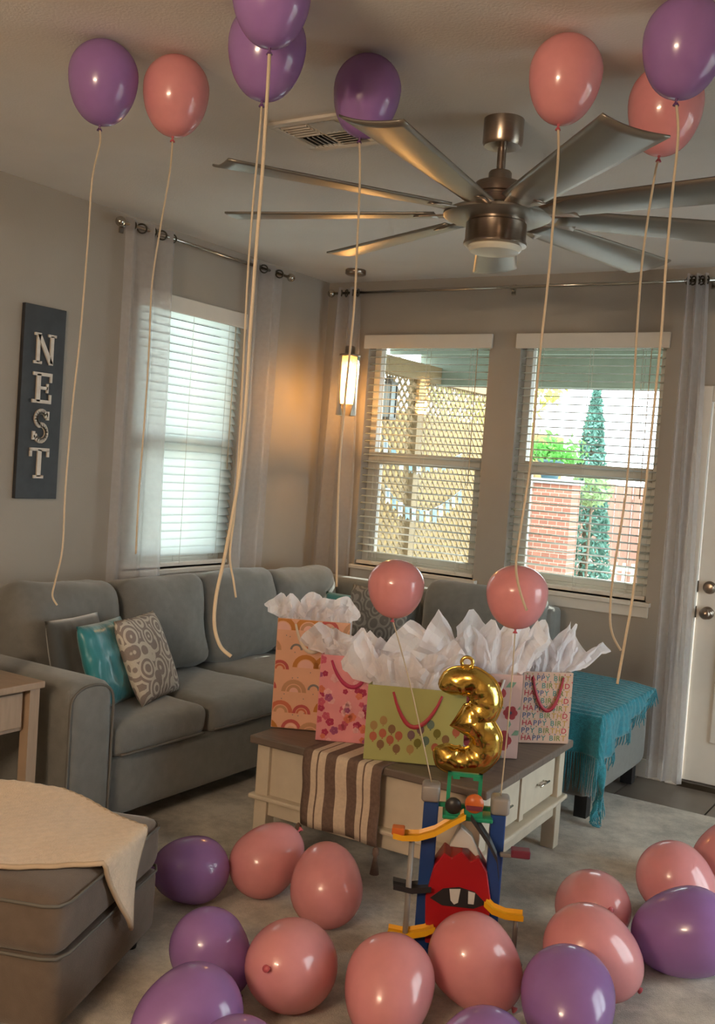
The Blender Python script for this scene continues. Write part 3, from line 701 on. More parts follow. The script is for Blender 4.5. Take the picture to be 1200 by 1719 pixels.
# pink blossom bag
M_pink = mat('pink_paper', 'D98B92', .5, var=.06); pc = [mat('blossom_magenta', 'B02B55', .55), mat('blossom_rose', 'C9546E', .55), mat('blossom_pale', 'E3A7AC', .55), mat('blossom_orange', 'D8755A', .55), mat('blossom_plum', 'A34C78', .55)]
R = random.Random(9); pr = []
for k in range(64):
    cx, cz, r_ = R.uniform(0, .26), R.uniform(0, .345), R.uniform(.009, .017); ci = R.choice([0, 1, 1, 2, 2, 3, 4])
    for a in range(5): pr.append((ci, disc(cx+r_*.62*math.cos(a*1.2566+k), cz+r_*.62*math.sin(a*1.2566+k), r_*.55, n=8)))
gift_bag((1.556, -2.15), (.876, .48), .255, .11, .345, M_pink, M_pink, pc[0], 'pink gift bag printed with blossoms and a dark pink ribbon handle', pr, pc, 'printed_blossoms', 5,
         [(.06, -.25, -.2, .13, .13), (.3, -.2, -.3, .085, .16), (.5, .05, -.2, .12, .15), (.72, .15, -.2, .10, .16), (.9, .2, .2, .09, .14), (.4, 0, .3, .1, .2)], hdrop=.10, hspan=.62)
# green balloon-print bag
M_green = mat('olive_green_paper', 'A3A264', .5, var=.03); gc = [mat('spot_rust', 'A5583F', .55), mat('spot_brown', '7C5B3C', .55), mat('spot_tan', '9A7A48', .55), mat('spot_mauve', '6E5358', .55), mat('spot_teal', '5C6E62', .55), mat('spot_olive', '6A6420', .55), mat('gold_lettering', '8E7A3E', .4)]
pr = []
for (px_, py_, ci) in ((.18, .52, 2), (.085, .445, 2), (.27, .415, 1), (.18, .35, 0), (.085, .30, 0), (.345, .335, 0), (.26, .27, 0), (.165, .20, 1), (.33, .16, 1), (.47, .36, 3), (.56, .44, 3), (.66, .52, 4), (.54, .26, 5), (.47, .17, 2), (.62, .3, 4), (.73, .41, 5), (.72, .22, 0), (.82, .34, 1), (.86, .2, 2), (.92, .45, 0)):
    x, z = px_*.37, py_*.285+.005; pr.append((ci, disc(x, z, .0145, .0175))); pr.append((ci, [(x, z-.015), (x+.004, z-.022), (x-.004, z-.022)]))
gift_bag((1.832, -2.232), (.89, .456), .37, .12, .285, M_green, M_green, mat('red_ribbon', 'A93440', .45), 'wide olive green gift bag printed with balloon spots, behind the gold number', pr, gc, 'printed_balloons', 8,
         [(.03, -.25, -.2, .22, .16), (.2, -.3, -.3, .12, .18), (.4, 0, -.3, .13, .2), (.58, .1, -.2, .14, .19), (.75, .1, -.3, .17, .2), (.93, .2, -.1, .12, .18), (.3, 0, .3, .13, .22), (.7, .1, .3, .2, .2)], hdrop=.125, hspan=.5)
# flower bag behind the number
M_blush = mat('blush_paper', 'C9A9A4', .5, var=.04); fcs = [mat('flower_red', 'A23A42', .55), mat('flower_leaf', '7C9C84', .55), mat('flower_navy', '4B4860', .55)]
pr = []
for (cx, cz, s) in ((.17, .255, .05), (.05, .2, .05), (.21, .07, .045), (.10, .08, .05), (.24, .18, .03)):
    for a in range(6): pr.append((0, disc(cx+s*.55*math.cos(a*1.047), cz+s*.55*math.sin(a*1.047), s*.42, n=10)))
    pr.append((2, disc(cx, cz, s*.22)))
    for a in (0, 2.1, 4.2): c_, s__ = math.cos(a+.5), math.sin(a+.5); pr.append((1, [(cx+c_*s, cz+s__*s), (cx+c_*s*1.5-s__*s*.25, cz+s__*s*1.5+c_*s*.25), (cx+c_*s*1.95, cz+s__*s*1.95), (cx+c_*s*1.5+s__*s*.25, cz+s__*s*1.5-c_*s*.25)]))
gift_bag((2.035, -1.945), (.83, .56), .28, .11, .33, M_blush, M_blush, mat('white_cord', 'D5CCC6', .6), 'blush gift bag printed with red flowers, its tissue fanning out highest', pr, fcs, 'printed_flowers', 12,
         [(.02, -.9, -.2, .20, .15), (.15, -.5, -.3, .26, .14), (.33, -.1, -.4, .2, .17), (.5, 0, -.2, .23, .2), (.7, .1, -.3, .24, .19), (.9, .25, -.2, .22, .17), (.45, 0, .3, .24, .24), (.8, .2, .2, .25, .2)])
# birthday lettering bag
M_kraft = mat('pale_pink_paper', 'C2A290', .5, var=.05)
hbl = [mat('letter_red', 'A8303C', .55), mat('letter_navy', '4A5878', .55), mat('letter_teal', '4F7F78', .55), mat('letter_green', '6B7C42', .55), mat('letter_ochre', 'B08A3E', .55)]
t = gift_bag((2.175, -1.555), (.75, .66), .215, .10, .30, M_kraft, M_gingham, mat('crimson_ribbon', '9E2A3A', .45), 'pale gift bag printed with rows of coloured birthday lettering', [], hbl, 'x', 17,
         [(.05, -.3, -.2, .12, .15), (.25, -.1, -.3, .15, .17), (.45, 0, -.2, .24, .13), (.62, .15, -.2, .23, .12), (.8, .2, -.1, .23, .11), (.95, .9, -.2, .13, .13), (.4, 0, .3, .15, .2), (.75, .2, .2, .18, .18)], hdrop=.14, hspan=.6)
def text_mesh(txt, size):
    cu = bpy.data.curves.new('lettering', 'FONT'); cu.body = txt; cu.size = size; cu.offset = .0005; ob = bpy.data.objects.new('lettering', cu); COL.objects.link(ob)
    me = bpy.data.meshes.new_from_object(ob.evaluated_get(bpy.context.evaluated_depsgraph_get())); w_ = max(v_.co.x for v_ in me.vertices)
    bpy.data.objects.remove(ob); bpy.data.curves.remove(cu); return me, w_
bodyo = [o for o in t.children if o.name.startswith('bag_body')][0]
glyph = {}
for ch in 'HAPYBIRTD': glyph[ch] = text_mesh(ch, .032)
pb = MB()
for r_ in range(9):
    x = .006+(-.05 if r_ % 2 else 0); z = .012+r_*.0315; k = 0
    for word in ('HAPPY', 'BIRTHDAY', 'HAPPY'):
        for ch in word:
            me, w_ = glyph[ch]
            if .004 < x and x+w_ < .211:
                ci = (k//2) % 5; pb.add([(x+v_.co.x, -.0008, z+v_.co.y*.95) for v_ in me.vertices], [list(p_.vertices) for p_ in me.polygons], ci)
            x += w_+.003; k += 1
        x += .012
    for j in range(9): pb.add([(q_[0], -.0007, q_[1]) for q_ in disc(.014+j*.0235+(.01 if r_ % 2 else 0), z+.0265, .003, n=6)], [list(range(6))], (j+r_) % 5)
pb.build('printed_lettering', hbl, bodyo)['kind'] = 'stuff'

# ------------------------------------------------------------------ gold foil number balloon
M_gold = mat('gold_foil', 'E2BC60', .18, 1., var=.1, scale=6, bump=.25, bscale=30)
face_a = math.atan2(CAM.y+2.12, CAM.x-2.19)+PI/2
n3 = thing('number_balloon', 'shiny gold foil number three balloon standing before the gift bags', 'balloon', (2.205, -2.165, .478), rz=face_a); n3.scale = (1.12, 1.12, 1.06)
def arc3(cx, cz, R0, a0, a1, n): return [(cx+R0*math.cos(math.radians(a0+(a1-a0)*k/n)), cz+R0*math.sin(math.radians(a0+(a1-a0)*k/n))) for k in range(n+1)]
path = arc3(.0, .264, .066, 162, -72, 30)+[(.004, .192)]+arc3(.004, .120, .072, 72, -162, 32)
def rad(k, n):
    t = k/(n-1); e_ = min(t, 1-t)*n; base = .049+.0012*math.sin(k*1.3); return base*min(1, .5+.16*e_**.8)
n_ = len(path); pts = [(x, 0, z) for x, z in path]
b = MB(); b.tube(pts, [rad(k, n_) for k in range(n_)], 20, flat=1.)
for v_ in b.v: v_.y *= .82; v_.y += .006*noise.noise(Vector((v_.x*30, 3, v_.z*30)))
b.build('foil_body', M_gold, n3)
b = MB(); b.tube(pts, [rad(k, n_)*1.10 for k in range(n_)], 20)
for v_ in b.v: v_.y *= .03
b.build('foil_seam', M_gold, n3)
b = MB(); ring = [(.018*math.cos(2*PI*k/20)-.004, 0, .392+.018*math.sin(2*PI*k/20)) for k in range(20)]; b.tube(ring, .006, 8, closed=True); b.box((-.012, -.003, .365), (.006, .003, .385)); b.build('hanging_tab', M_gold, n3)

# ------------------------------------------------------------------ toy parking garage
TY = Vector((2.40, -2.525, RUG)); ty = thing('toy_garage', 'toy car tower with red core, blue pillars, yellow ramps and green sign', 'toy', TY, rz=face_a+.02)
def pl(name, c_, **k): return mat(name, c_, .35, var=.03, **k)
T_blue, T_red, T_yel, T_grn, T_gry, T_blk, T_org = pl('toy_blue', '1F3F7A'), pl('toy_red', 'A3161E'), pl('toy_yellow', 'E0A21A'), pl('toy_green', '1F8A66'), pl('toy_grey', '8A8480'), pl('toy_charcoal', '2C2B2D'), pl('toy_orange', 'C8642A')
def tp(name, m, fn, bevel=.003):
    b = MB(); fn(b); o = b.build(name, m, ty)
    if bevel: bev(o, bevel, 1)
    return o
tp('base_plate', T_blue, lambda b: b.box((-.15, -.10, 0), (.15, .10, .022)))
for sx, h in ((-1, .50), (1, .48)):
    tp('pillar', T_blue, lambda b: b.box((sx*.108-.024, -.03, .02), (sx*.108+.024, .03, h)))
    tp('pillar_cap', T_gry, lambda b: b.rbox((sx*.112-.03, -.036, h), (sx*.112+.03, .036, h+.058), .01, 4))
def red(b):
    outer = [(-.095, .05), (.095, .05), (.105, .2), (.085, .3), (.055, .345), (.03, .33), (.0, .36), (-.03, .335), (-.055, .35), (-.085, .3), (-.105, .2)]
    b.prism(outer, -.05, .05)
def wing(b): b.prism([(-.09, .2), (-.05, .235), (.0, .245), (.05, .235), (.09, .2), (.05, .18), (-.05, .18)], -.052, -.0505)
fixn(tp('core', T_red, red)); fixn(tp('core_window', T_blk, wing, 0))
fixn(tp('window_tooth', pl('toy_white', 'C9C5C0'), lambda b: (b.prism([(-.03, .236), (.005, .24), (.0, .195), (-.012, .188), (-.024, .2)], -.054, -.0525)), 0))
fixn(tp('window_tooth', MATS['toy_white'], lambda b: (b.prism([(.03, .236), (.052, .232), (.05, .195), (.032, .195)], -.054, -.0525)), 0))
tp('core_stripe', MATS['toy_white'], lambda b: b.prism([(-.04, .36), (.02, .36), (.075, .31), (.03, .40), (-.01, .43)], -.02, .02))
def ramp(pts, wd, lip=.012):
    def f(b):
        P_ = [Vector(p) for p in pts]; n = len(P_); side = []
        for i, p in enumerate(P_):
            t_ = (P_[min(i+1, n-1)]-P_[max(i-1, 0)]); t_.z = 0; t_ = t_.normalized() if t_.length else Vector((1, 0, 0)); side.append(Vector((-t_.y, t_.x, 0)))
        V = []
        for p, s in zip(P_, side): V += [p-s*wd+Vector((0, 0, lip)), p-s*(wd-.004), p+s*(wd-.004), p+s*wd+Vector((0, 0, lip)), p+s*wd-Vector((0, 0, .006)), p-s*wd-Vector((0, 0, .006))]
        F = [(i*6+k, i*6+(k+1) % 6, (i+1)*6+(k+1) % 6, (i+1)*6+k) for i in range(n-1) for k in range(6)]
        b.add(V, F+[tuple(range(6))[::-1], tuple(range((n-1)*6, n*6))])
    return f
tp('ramp', T_yel, ramp([(.0, -.07, .485), (-.04, -.075, .46), (-.09, -.08, .425), (-.14, -.08, .405), (-.19, -.08, .40), (-.22, -.08, .405)], .028), 0)
tp('ramp', T_blk, ramp([(.02, -.07, .485), (.05, -.072, .45), (.085, -.075, .405), (.11, -.075, .36), (.12, -.075, .30)], .026), 0)
tp('ramp', T_yel, ramp([(.085, -.07, .215), (.11, -.075, .195), (.15, -.08, .185), (.205, -.08, .185)], .024), 0)
tp('ramp', T_yel, ramp([(-.07, -.07, .115), (-.10, -.075, .10), (-.16, -.08, .085), (-.215, -.08, .09)], .026), 0)
tp('ramp', T_blk, ramp([(-.09, -.05, .235), (-.15, -.055, .225), (-.21, -.06, .235)], .03), 0)
tp('ramp_stop', T_org, lambda b: b.box((-.225, -.10, .407), (-.185, -.06, .43)))
tp('ramp_stop', pl('toy_maroon', '6E2A38'), lambda b: b.box((.155, -.06, .36), (.215, -.02, .385)))
tp('stop_arm', T_gry, lambda b: b.box((.12, -.05, .355), (.16, -.03, .367)))
def gsign(b):
    for x0, x1, z0, z1 in ((-.062, -.05, .47, .60), (.038, .05, .47, .60), (-.062, .05, .588, .60), (-.062, .05, .47, .48)): b.box((x0, -.01, z0), (x1, .004, z1))
    for x in (-.045, .02): b.box((x, -.013, .58), (x+.022, .003, .596))
tp('sign_frame', T_grn, gsign, 0)
tp('platform', T_grn, lambda b: b.box((-.07, -.06, .462), (.09, .04, .474)))
def dsc(x, z, r, y): 
    def f(b): b.lathe([(0, -.006), (r, -.006), (r, .006), (0, .006)], (x, y, z), 20, M=Matrix.Rotation(PI/2, 4, 'X'))
    return f
fixn(tp('badge', T_blk, dsc(-.038, .505, .026, -.05), 0)); fixn(tp('badge', T_org, dsc(.028, .52, .030, -.055), 0))
tp('badge_band', MATS['toy_maroon'], lambda b: b.box((.002, -.066, .500), (.054, -.061, .514)), 0)
tp('badge_mount', T_grn, lambda b: (b.box((-.06, -.049, .47), (-.015, -.042, .50)), b.box((.0, -.054, .47), (.056, -.047, .50))), 0)
tp('cross_beam', T_grn, lambda b: b.box((-.11, -.006, .483), (.11, .006, .497)), 0)
b = MB(); b.lathe([(0, 0), (.05, 0), (.055, .008), (.045, .02), (0, .02)], (.165, -.03, .0), 24); fixn(b.build('turntable', T_blk, ty))
b = MB(); b.tube([(-.16, -.07, .0), (-.16, -.07, .395)], .009, 8); b.build('ramp_post', T_gry, ty)
b = MB(); b.tube([(.185, -.07, .0), (.185, -.07, .18)], .008, 8); b.build('ramp_post', T_gry, ty)

# ------------------------------------------------------------------ side table and candle
M_sidew = mat('taupe_painted_wood', '9C8672', .5, var=.08, scale=10, stretch=(1, 8, 1))
st = thing('side_table', 'taupe wooden side table with drawer at the end of the sofa', 'table', (.64, -3.24, 0))
b = MB(); b.box((-.25, -.29, .685), (.25, .29, .71)); bev(b.build('tabletop', M_sidew, st), .004)
lb = MB(); lb.box((-.022, -.022, 0), (.022, .022, .685)); lme = None
for sx in (-1, 1):
    for sy in (-1, 1):
        loc = (sx*.215, sy*.255, RUG if True else 0)
        if lme is None: o = lb.build('leg', M_sidew, st); lme = o.data; o.location = (loc[0], loc[1], RUG)
        else: share('leg', lme, st, (loc[0], loc[1], RUG))
b = MB(); b.box((-.21, -.25, .53), (.205, .25, .685)); b.build('carcass', M_sidew, st)
b = MB(); b.box((.205, -.215, .545), (.222, .215, .672)); dr = bev(b.build('drawer', M_sidew, st), .004)
b = MB(); b.lathe([(0, .024), (.012, .022), (.014, .014), (.006, .008), (.006, 0)], (.222, 0, .608), 16, M=Matrix.Rotation(PI/2, 4, 'Y')); b.build('knob', M_darkmetal, dr)
b = MB(); b.box((-.215, -.255, .16), (.215, .255, .178)); bev(b.build('lower_shelf', M_sidew, st), .003)
cd = thing('candle_jar', 'amber candle jar with a teal base on the side table', 'candle', (.70, -3.095, .71))
M_amber = mat('amber_glass', '9A5A2E', .15, var=.1, coat=.5)
b = MB(); b.lathe([(0, .03), (.042, .03), (.044, .036), (.044, .105), (.038, .112), (0, .112)], n=24); fixn(b.build('jar', M_amber, cd))
b = MB(); b.lathe([(0, 0), (.045, 0), (.046, .004), (.046, .03), (0, .03)], n=24); fixn(b.build('base', mat('dark_teal_glaze', '24474A', .3), cd))
b = MB(); b.lathe([(0, .112), (.041, .112), (.041, .135), (.012, .138), (.012, .15), (0, .152)], n=24); fixn(b.build('lid', mat('copper_lid', 'B9764A', .3, .8), cd))

# ------------------------------------------------------------------ ottoman and cream blanket
OA = Vector((.35, -.936, 0)).normalized(); OBv = Vector((-.936, -.35, 0)).normalized(); OF = Vector((1.612, -3.082, 0)); OL, OW, OH = .66, .70, .425
OM = Matrix(((OA.x, OBv.x, 0, OF.x), (OA.y, OBv.y, 0, OF.y), (0, 0, 1, 0), (0, 0, 0, 1)))     # local x along A, y along B
ot = thing('ottoman', 'large dark grey brown upholstered ottoman beside the side table', 'ottoman', OF)
M_ott = mat('ottoman_fabric', '5E5148', .85, var=.1, scale=25, bump=.2, bscale=350, sheen=.3)
MO = Matrix.Translation(-OF) @ OM
b = MB(); b.rbox((0, 0, .06), (OL, OW, .26), .025, 8, M=MO); b.build('base', M_ott, ot)
b = MB(); b.rbox((-.006, -.006, .255), (OL+.006, OW, OH), .05, 12, M=MO, fn=puff(.012, 2, .003, 5)); cu = b.build('top_cushion', M_ott, ot)
b = MB()
for z in (.262, .40):
    b.tube([MO @ Vector(p) for p in ((-.008, OW-.05, z), (-.008, .045, z), (.01, .008, z), (.045, -.008, z), (OL-.045, -.008, z), (OL-.005, .008, z), (OL+.008, .045, z), (OL+.008, OW-.05, z))], .0045, 6)
b.build('piping', M_sofad, cu)
for x, y in ((.06, .06), (OL-.06, .06), (.06, OW-.06), (OL-.06, OW-.06)):
    b = MB(); q = MO @ Vector((x, y, 0)); b.cyl(q+Vector((0, 0, RUG)), q+Vector((0, 0, .075)), .022, .028, 12); b.build('leg', M_dark, ot)
bk = thing('cream_blanket', 'cream ribbed blanket spread over the ottoman with one corner hanging', 'blanket', OF+Vector((0, 0, OH)))
M_cb = mat('cream_woven', 'D9C4AC', .9, var=.06, scale=50, bump=.5, bscale=180, sheen=.3, stretch=(1, 1, 1))
Q = [(-.005, .36), (.30, -.27), (.80, .58), (.03, .69)]
def bk_f(u, v):
    a = Vector(Q[0]).lerp(Vector(Q[1]), u); c_ = Vector(Q[3]).lerp(Vector(Q[2]), u); q = a.lerp(c_, v)
    q.x += .03*math.sin(v*PI*2.0)*u*.4; A_, B_ = q.x, q.y; top = OH+.020
    z = top+.012*noise.noise(Vector((A_*5, B_*5, 1)))+.016*math.exp(-((A_-.02)/.08)**2)
    hB, hA = max(0, -B_), max(0, A_-OL)
    if hB > 0: z -= max(0, hB-.02); B_ = -.012-.012*min(1, hB/.03)-.022*hB/.25*math.sin(A_*24)
    if hA > 0: z -= max(0, hA-.02); A_ = OL+.012+.012*min(1, hA/.03)
    rr = .008*math.sin((q.x-q.y)*160)*.16
    return MO @ Vector((A_, B_, z+rr)) - Vector((0, 0, OH))
b = MB(); b.grid(bk_f, 70, 70); solid(b.build('woven_cloth', M_cb, bk), .012, 0)
b = MB(); b.tube([bk_f(k/40, 0) for k in range(41)]+[bk_f(1, k/40) for k in range(1, 41)], .0075, 6); b.build('hem', mat('blanket_hem', 'BDA68C', .9), bk)
# ------------------------------------------------------------------ balloons
M_bp = mat('purple_latex', 'A078B8', .22, var=.03, scale=3, trans=.25, coat=.4)
M_bk = mat('pink_latex', 'E49CA0', .22, var=.03, scale=3, trans=.25, coat=.4)
M_bpk, M_bkk = mat('purple_knot', '5A3568', .4), mat('pink_knot', 'B85560', .4)
def egg(r, n=28):
    pf = []
    for k in range(n+1):
        t = PI*k/n
        if t <= PI/2: pf.append((r*math.sin(t), r*1.0*math.cos(t)))
        else:
            u = (t-PI/2)/(PI/2); pf.append((r*max(.03, math.cos(u*PI/2)**(1-.12*u)), -r*1.42*math.sin(u*PI/2)))
    return pf
EGG = {}
def balloon(center, r, pink, label, group, axis=(0, 0, 1), ribbon=None, rw=.0042, sq=1.):
    m, mk = (M_bk, M_bkk) if pink else (M_bp, M_bpk)
    if pink not in EGG:
        b = MB(); b.lathe(egg(1.0), n=36); o = fixn(b.build('party_balloon', m)); EGG[pink] = o.data
        b = MB(); b.lathe([(.035, -1.40), (.045, -1.44), (.03, -1.47), (.035, -1.50), (.075, -1.56), (.08, -1.585), (.0, -1.57)], n=14); kk = fixn(b.build('knot', mk)); EGG[pink, 1] = kk.data
        bpy.data.objects.remove(kk)
    else: o = bpy.data.objects.new('party_balloon', EGG[pink]); COL.objects.link(o)
    q = Vector(axis).normalized().to_track_quat('Z', 'Y')
    o.location = center; o.scale = (r, r, r*sq); o.rotation_mode = 'QUATERNION'; o.rotation_quaternion = q
    tag(o, label, 'balloon', group)
    k = bpy.data.objects.new('knot', EGG[pink, 1]); COL.objects.link(k); k.parent = o
    if ribbon:
        knot = Vector(center)+q @ Vector((0, 0, -1.5*r*sq)); pts = [knot]+ribbon
        sm = []                                        # Catmull-Rom through the hang points
        for i in range(len(pts)-1):
            p0, p1, p2, p3 = pts[max(i-1, 0)], pts[i], pts[i+1], pts[min(i+2, len(pts)-1)]
            for s in range(6):
                t = s/6; sm.append(.5*((2*p1)+(p2-p0)*t+(2*p0-5*p1+4*p2-p3)*t*t+(3*p1-p0-3*p2+p3)*t**3))
        sm.append(pts[-1])
        Mi = (Matrix.Translation(center) @ q.to_matrix().to_4x4() @ Matrix.Diagonal((r, r, r*sq, 1))).inverted()
        b = MB(); b.tube([Mi @ p_ for p_ in sm], rw/r, 6, flat=.7); b.build('ribbon', M_ribbon, o)
    return o
def ceil_balloon(cx, cy, wd, pink, label, rib, axis=(0, 0, 1)):
    r = .1
    for _ in range(6):
        ray = (at(cx, cy, 1)-CAM); t = (H-r*1.005-CAM.z)/ray.z; c_ = CAM+ray*t; d_ = dep(c_); r = wd*d_/(2*FPX)
    pts = [at(x, y, d_+ (0 if len(q_) < 1 else q_[0])) for (x, y, *q_) in rib]
    return balloon(c_, r, pink, label, 'helium balloons under the ceiling', axis, pts)
ceil_balloon(174, 127, 115, False, 'purple balloon under the ceiling above the sofa arm, beside a pink one', [(168, 240), (155, 300), (148, 400), (135, 560), (121, 690), (110, 820), (105, 920), (93, 975), (88, 1000), (96, 1016)], (.03, 0, 1))
ceil_balloon(296, 150, 110, True, 'pink balloon under the ceiling above the sofa, its ribbon before the wide curtain', [(285, 290), (268, 390), (255, 480), (250, 590), (243, 700), (233, 830), (228, 930)], (.02, 0, 1))
ceil_balloon(449, 74, 131, False, 'purple balloon under the ceiling partly hidden by another purple balloon', [(435, 230), (424, 350), (416, 460), (409, 600), (403, 720), (395, 850), (386, 930), (392, 975), (396, 1003)], (.04, 0, 1))
ceil_balloon(456, -18, 134, False, 'purple balloon pressed to the ceiling in front of another purple balloon', [(449, 150), (441, 280), (430, 420), (420, 560), (411, 700), (398, 820), (378, 930), (363, 1000), (360, 1050), (370, 1085), (388, 1102)], (.0, -.05, 1))
ceil_balloon(617, 150, 113, False, 'purple balloon hanging under the ceiling vent beside the fan blades', [(604, 300), (600, 400), (594, 520), (580, 660), (570, 780), (566, 900), (565, 985)], (.09, .03, 1))
ceil_balloon(950, 121, 122, True, 'pink balloon under the ceiling above the fan motor', [(937, 260), (930, 350), (922, 450), (910, 560), (900, 660), (890, 780), (872, 900), (866, 950), (872, 990), (884, 1025)], (.06, .02, 1))
ceil_balloon(1150, 66, 138, False, 'purple balloon under the ceiling in front of a pink balloon, right of the fan', [(1138, 230), (1128, 330), (1118, 440), (1110, 560), (1096, 700), (1080, 850), (1062, 1000), (1050, 1070), (1036, 1148)], (.06, 0, 1))
ceil_balloon(1118, 172, 124, True, 'pink balloon under the ceiling tucked behind a purple balloon, right of the fan', [(1098, 300), (1080, 420), (1070, 540), (1062, 680), (1050, 830), (1030, 960), (1024, 1030), (1028, 1065), (1042, 1092)], (.05, 0, 1))
def pill(sx, z): return ty.matrix_basis @ Vector((sx*.112, 0, z))
for cx, cy, wd, sx, lab in ((665, 980, 95, -1, 'pink balloon tied to the toy garage, floating over the green gift bag'), (868, 993, 103, 1, 'pink balloon tied to the toy garage, floating before the cypress window')):
    dp = 3.27 if sx < 0 else 3.22; c_ = at(cx, cy, dp); r = wd*dp/(2*FPX); top = pill(sx, .555 if sx < 0 else .535)
    kn = c_+Vector((0, 0, -1.29*r)); balloon(c_, r, True, lab, 'pink balloons tied to the toy garage', (-.03*sx, 0, 1), [kn.lerp(top, .4)+Vector((.006, 0, 0)), top], .003, .86)
def floor_balloon(cx, cy, wd, pink, label, axis, lift=0):
    r = .12; ax = Vector(axis).normalized()
    for _ in range(8):
        low = r*math.sqrt(1-ax.z**2+(1.42*ax.z)**2) if ax.z > 0 else r
        ray = (at(cx, cy, 1)-CAM); t = (RUG+low*.998+lift-CAM.z)/ray.z; c_ = CAM+ray*t; d_ = dep(c_); r = wd*d_/(2*FPX)
    return balloon(c_, r, pink, label, 'latex balloons lying on the rug', axis)
for a in ((440, 1450, 112, True, 'pink balloon on the rug by the coffee table leg under the runner tassel', (-.2, -.5, -.35)),
          (548, 1495, 122, True, 'pink balloon on the rug between the toy garage and the coffee table leg', (.3, -.4, -.3)),
          (492, 1620, 150, True, 'pink balloon on the rug between two purple ones and the toy garage', (-.1, .5, -.2)),
          (655, 1645, 150, True, 'pink balloon on the rug in front of the toy garage, between two pink balloons', (-.2, .5, .3)),
          (790, 1606, 144, True, 'pink balloon on the rug touching the base of the toy garage', (-.45, -.2, .5)),
          (985, 1592, 146, True, 'pink balloon on the rug behind a purple balloon, before another pink', (-.5, -.3, .4)),
          (993, 1523, 122, True, 'pink balloon on the rug mostly hidden behind a pink and a purple one', (-.3, .4, -.2)),
          (1130, 1474, 122, True, 'pink balloon on the rug behind the purple one near the door side', (-.4, -.2, .45)),
          (1243, 1440, 128, True, 'bright pink balloon on the rug nearest to the entry door', (.2, .3, .1)),
          (330, 1460, 110, False, 'dark purple balloon on the rug beside the ottoman corner, behind another purple', (.2, .5, -.1)),
          (349, 1590, 129, False, 'purple balloon on the rug between the ottoman and a pink balloon', (-.3, -.2, .5)),
          (327, 1702, 163, False, 'purple balloon on the rug beside the ottoman, in front of another purple', (.1, .5, .1)),
          (398, 1792, 163, False, 'purple balloon on the rug touching the one beside the ottoman', (-.3, .5, .2)),
          (953, 1668, 156, False, 'purple balloon on the rug in front of two pink balloons', (-.2, .5, .2)),
          (1164, 1563, 145, False, 'purple balloon on the rug with its knot showing, near the door side', (.8, .25, .3)),
          (815, 1775, 160, False, 'purple balloon on the rug in front of the pink one touching the toy garage', (.2, .5, .2))): floor_balloon(*a)

# ------------------------------------------------------------------ outdoors: porch, lattice, garden
M_conc = mat('pale_concrete', '9AA2AA', .8, var=.1, scale=4); M_porch = mat('porch_paint', '7F8A7C', .7, var=.05); M_tanw = mat('tan_painted_wood', '86704E', .7, var=.08, scale=10)
b = MB(); b.box((-20, T, -.4), (20, 30, -.2)); struct(b.build('ground', mat('dry_ground', '9A9584', .95, var=.15, scale=2)), 'pale garden ground beyond the porch')
b = MB(); b.box((-20, -14, -.4), (-T, T, -.2)); struct(b.build('ground', MATS['dry_ground']), 'narrow side yard outside the left wall')
b = MB(); b.box((RX+T, -14, -.4), (20, T, -.2)); struct(b.build('ground', M_conc), 'unseen yard outside the right wall, concrete for bounce light')  # unseen ground, surfaced in concrete to bounce daylight up to the ceiling
b = MB(); b.box((-.6, T, -.2), (4.8, 6.5, -.12)); struct(b.build('patio', M_conc), 'pale concrete patio slab')
pr_ = thing('porch_roof', 'painted porch roof with front beam', 'roof'); pr_['kind'] = 'structure'; del pr_['category']
b = MB(); b.box((-.62, T, 2.60), (4.8, 2.5, 2.66)); b.build('soffit', M_porch, pr_)
for y in (.75, 1.3, 1.85):
    b = MB(); b.box((-.6, y-.02, 2.52), (4.78, y+.02, 2.60)); b.build('rafter', M_porch, pr_)
b = MB(); b.box((-.62, 2.4, 2.325), (4.8, 2.5, 2.60)); b.build('front_beam', M_porch, pr_)
b = MB(); b.box((4.6, 2.4, -.12), (4.7, 2.5, 2.325)); b.build('post', M_porch, pr_)
lt = thing('lattice_screen', 'tan wooden lattice privacy screen beside the porch', 'lattice screen', (-.45, .3, -.2))
def lb_(n, a, c_): b = MB(); b.box(a, c_); b.build(n, M_tanw, lt)
lb_('top_beam', (-.05, 0, 2.53), (.05, 3.6, 2.67)); lb_('bottom_rail', (-.02, 0, .1), (.02, 3.6, .2))
for y in (.0, 1.72, 3.5): lb_('post', (-.05, y, 0), (.05, y+.1, 2.53))
b = MB(); wS = .012; pS = .095
for s in (1, -1):
    k = -3.0
    while k < 4.2:
        z0, z1 = .2, 2.53; y0 = k; y1 = k+(z1-z0)
        a, c_ = (y0, z0), (y1, z1)
        if a[0] < 0: a = (0, z0+(0-y0))
        if c_[0] > 3.6: c_ = (3.6, z0+(3.6-y0))
        if c_[0] > a[0]+.02:
            ys = (lambda y: y) if s > 0 else (lambda y: 3.6-y)
            x0 = -.008 if s > 0 else .001; q = wS*1.414
            P4 = [(ys(a[0]), a[1]-q), (ys(a[0]), a[1]+q), (ys(c_[0]), c_[1]+q), (ys(c_[0]), c_[1]-q)]
            V = [(x0, y, z) for y, z in P4]+[(x0+.007, y, z) for y, z in P4]; b.add(V, [(0, 1, 2, 3), (7, 6, 5, 4), (0, 4, 5, 1), (1, 5, 6, 2), (2, 6, 7, 3), (3, 7, 4, 0)])
        k += pS
o = fixn(b.build('lattice_slats', M_tanw, lt)); o['kind'] = 'stuff'
b = MB(); b.box((-1.9, .4, -.2), (-1.75, 9, 2.2)); struct(b.build('wall_neighbour', mat('ochre_stucco', '917848', .9, var=.12, scale=4, bump=.3)), 'ochre stucco wall behind the lattice')
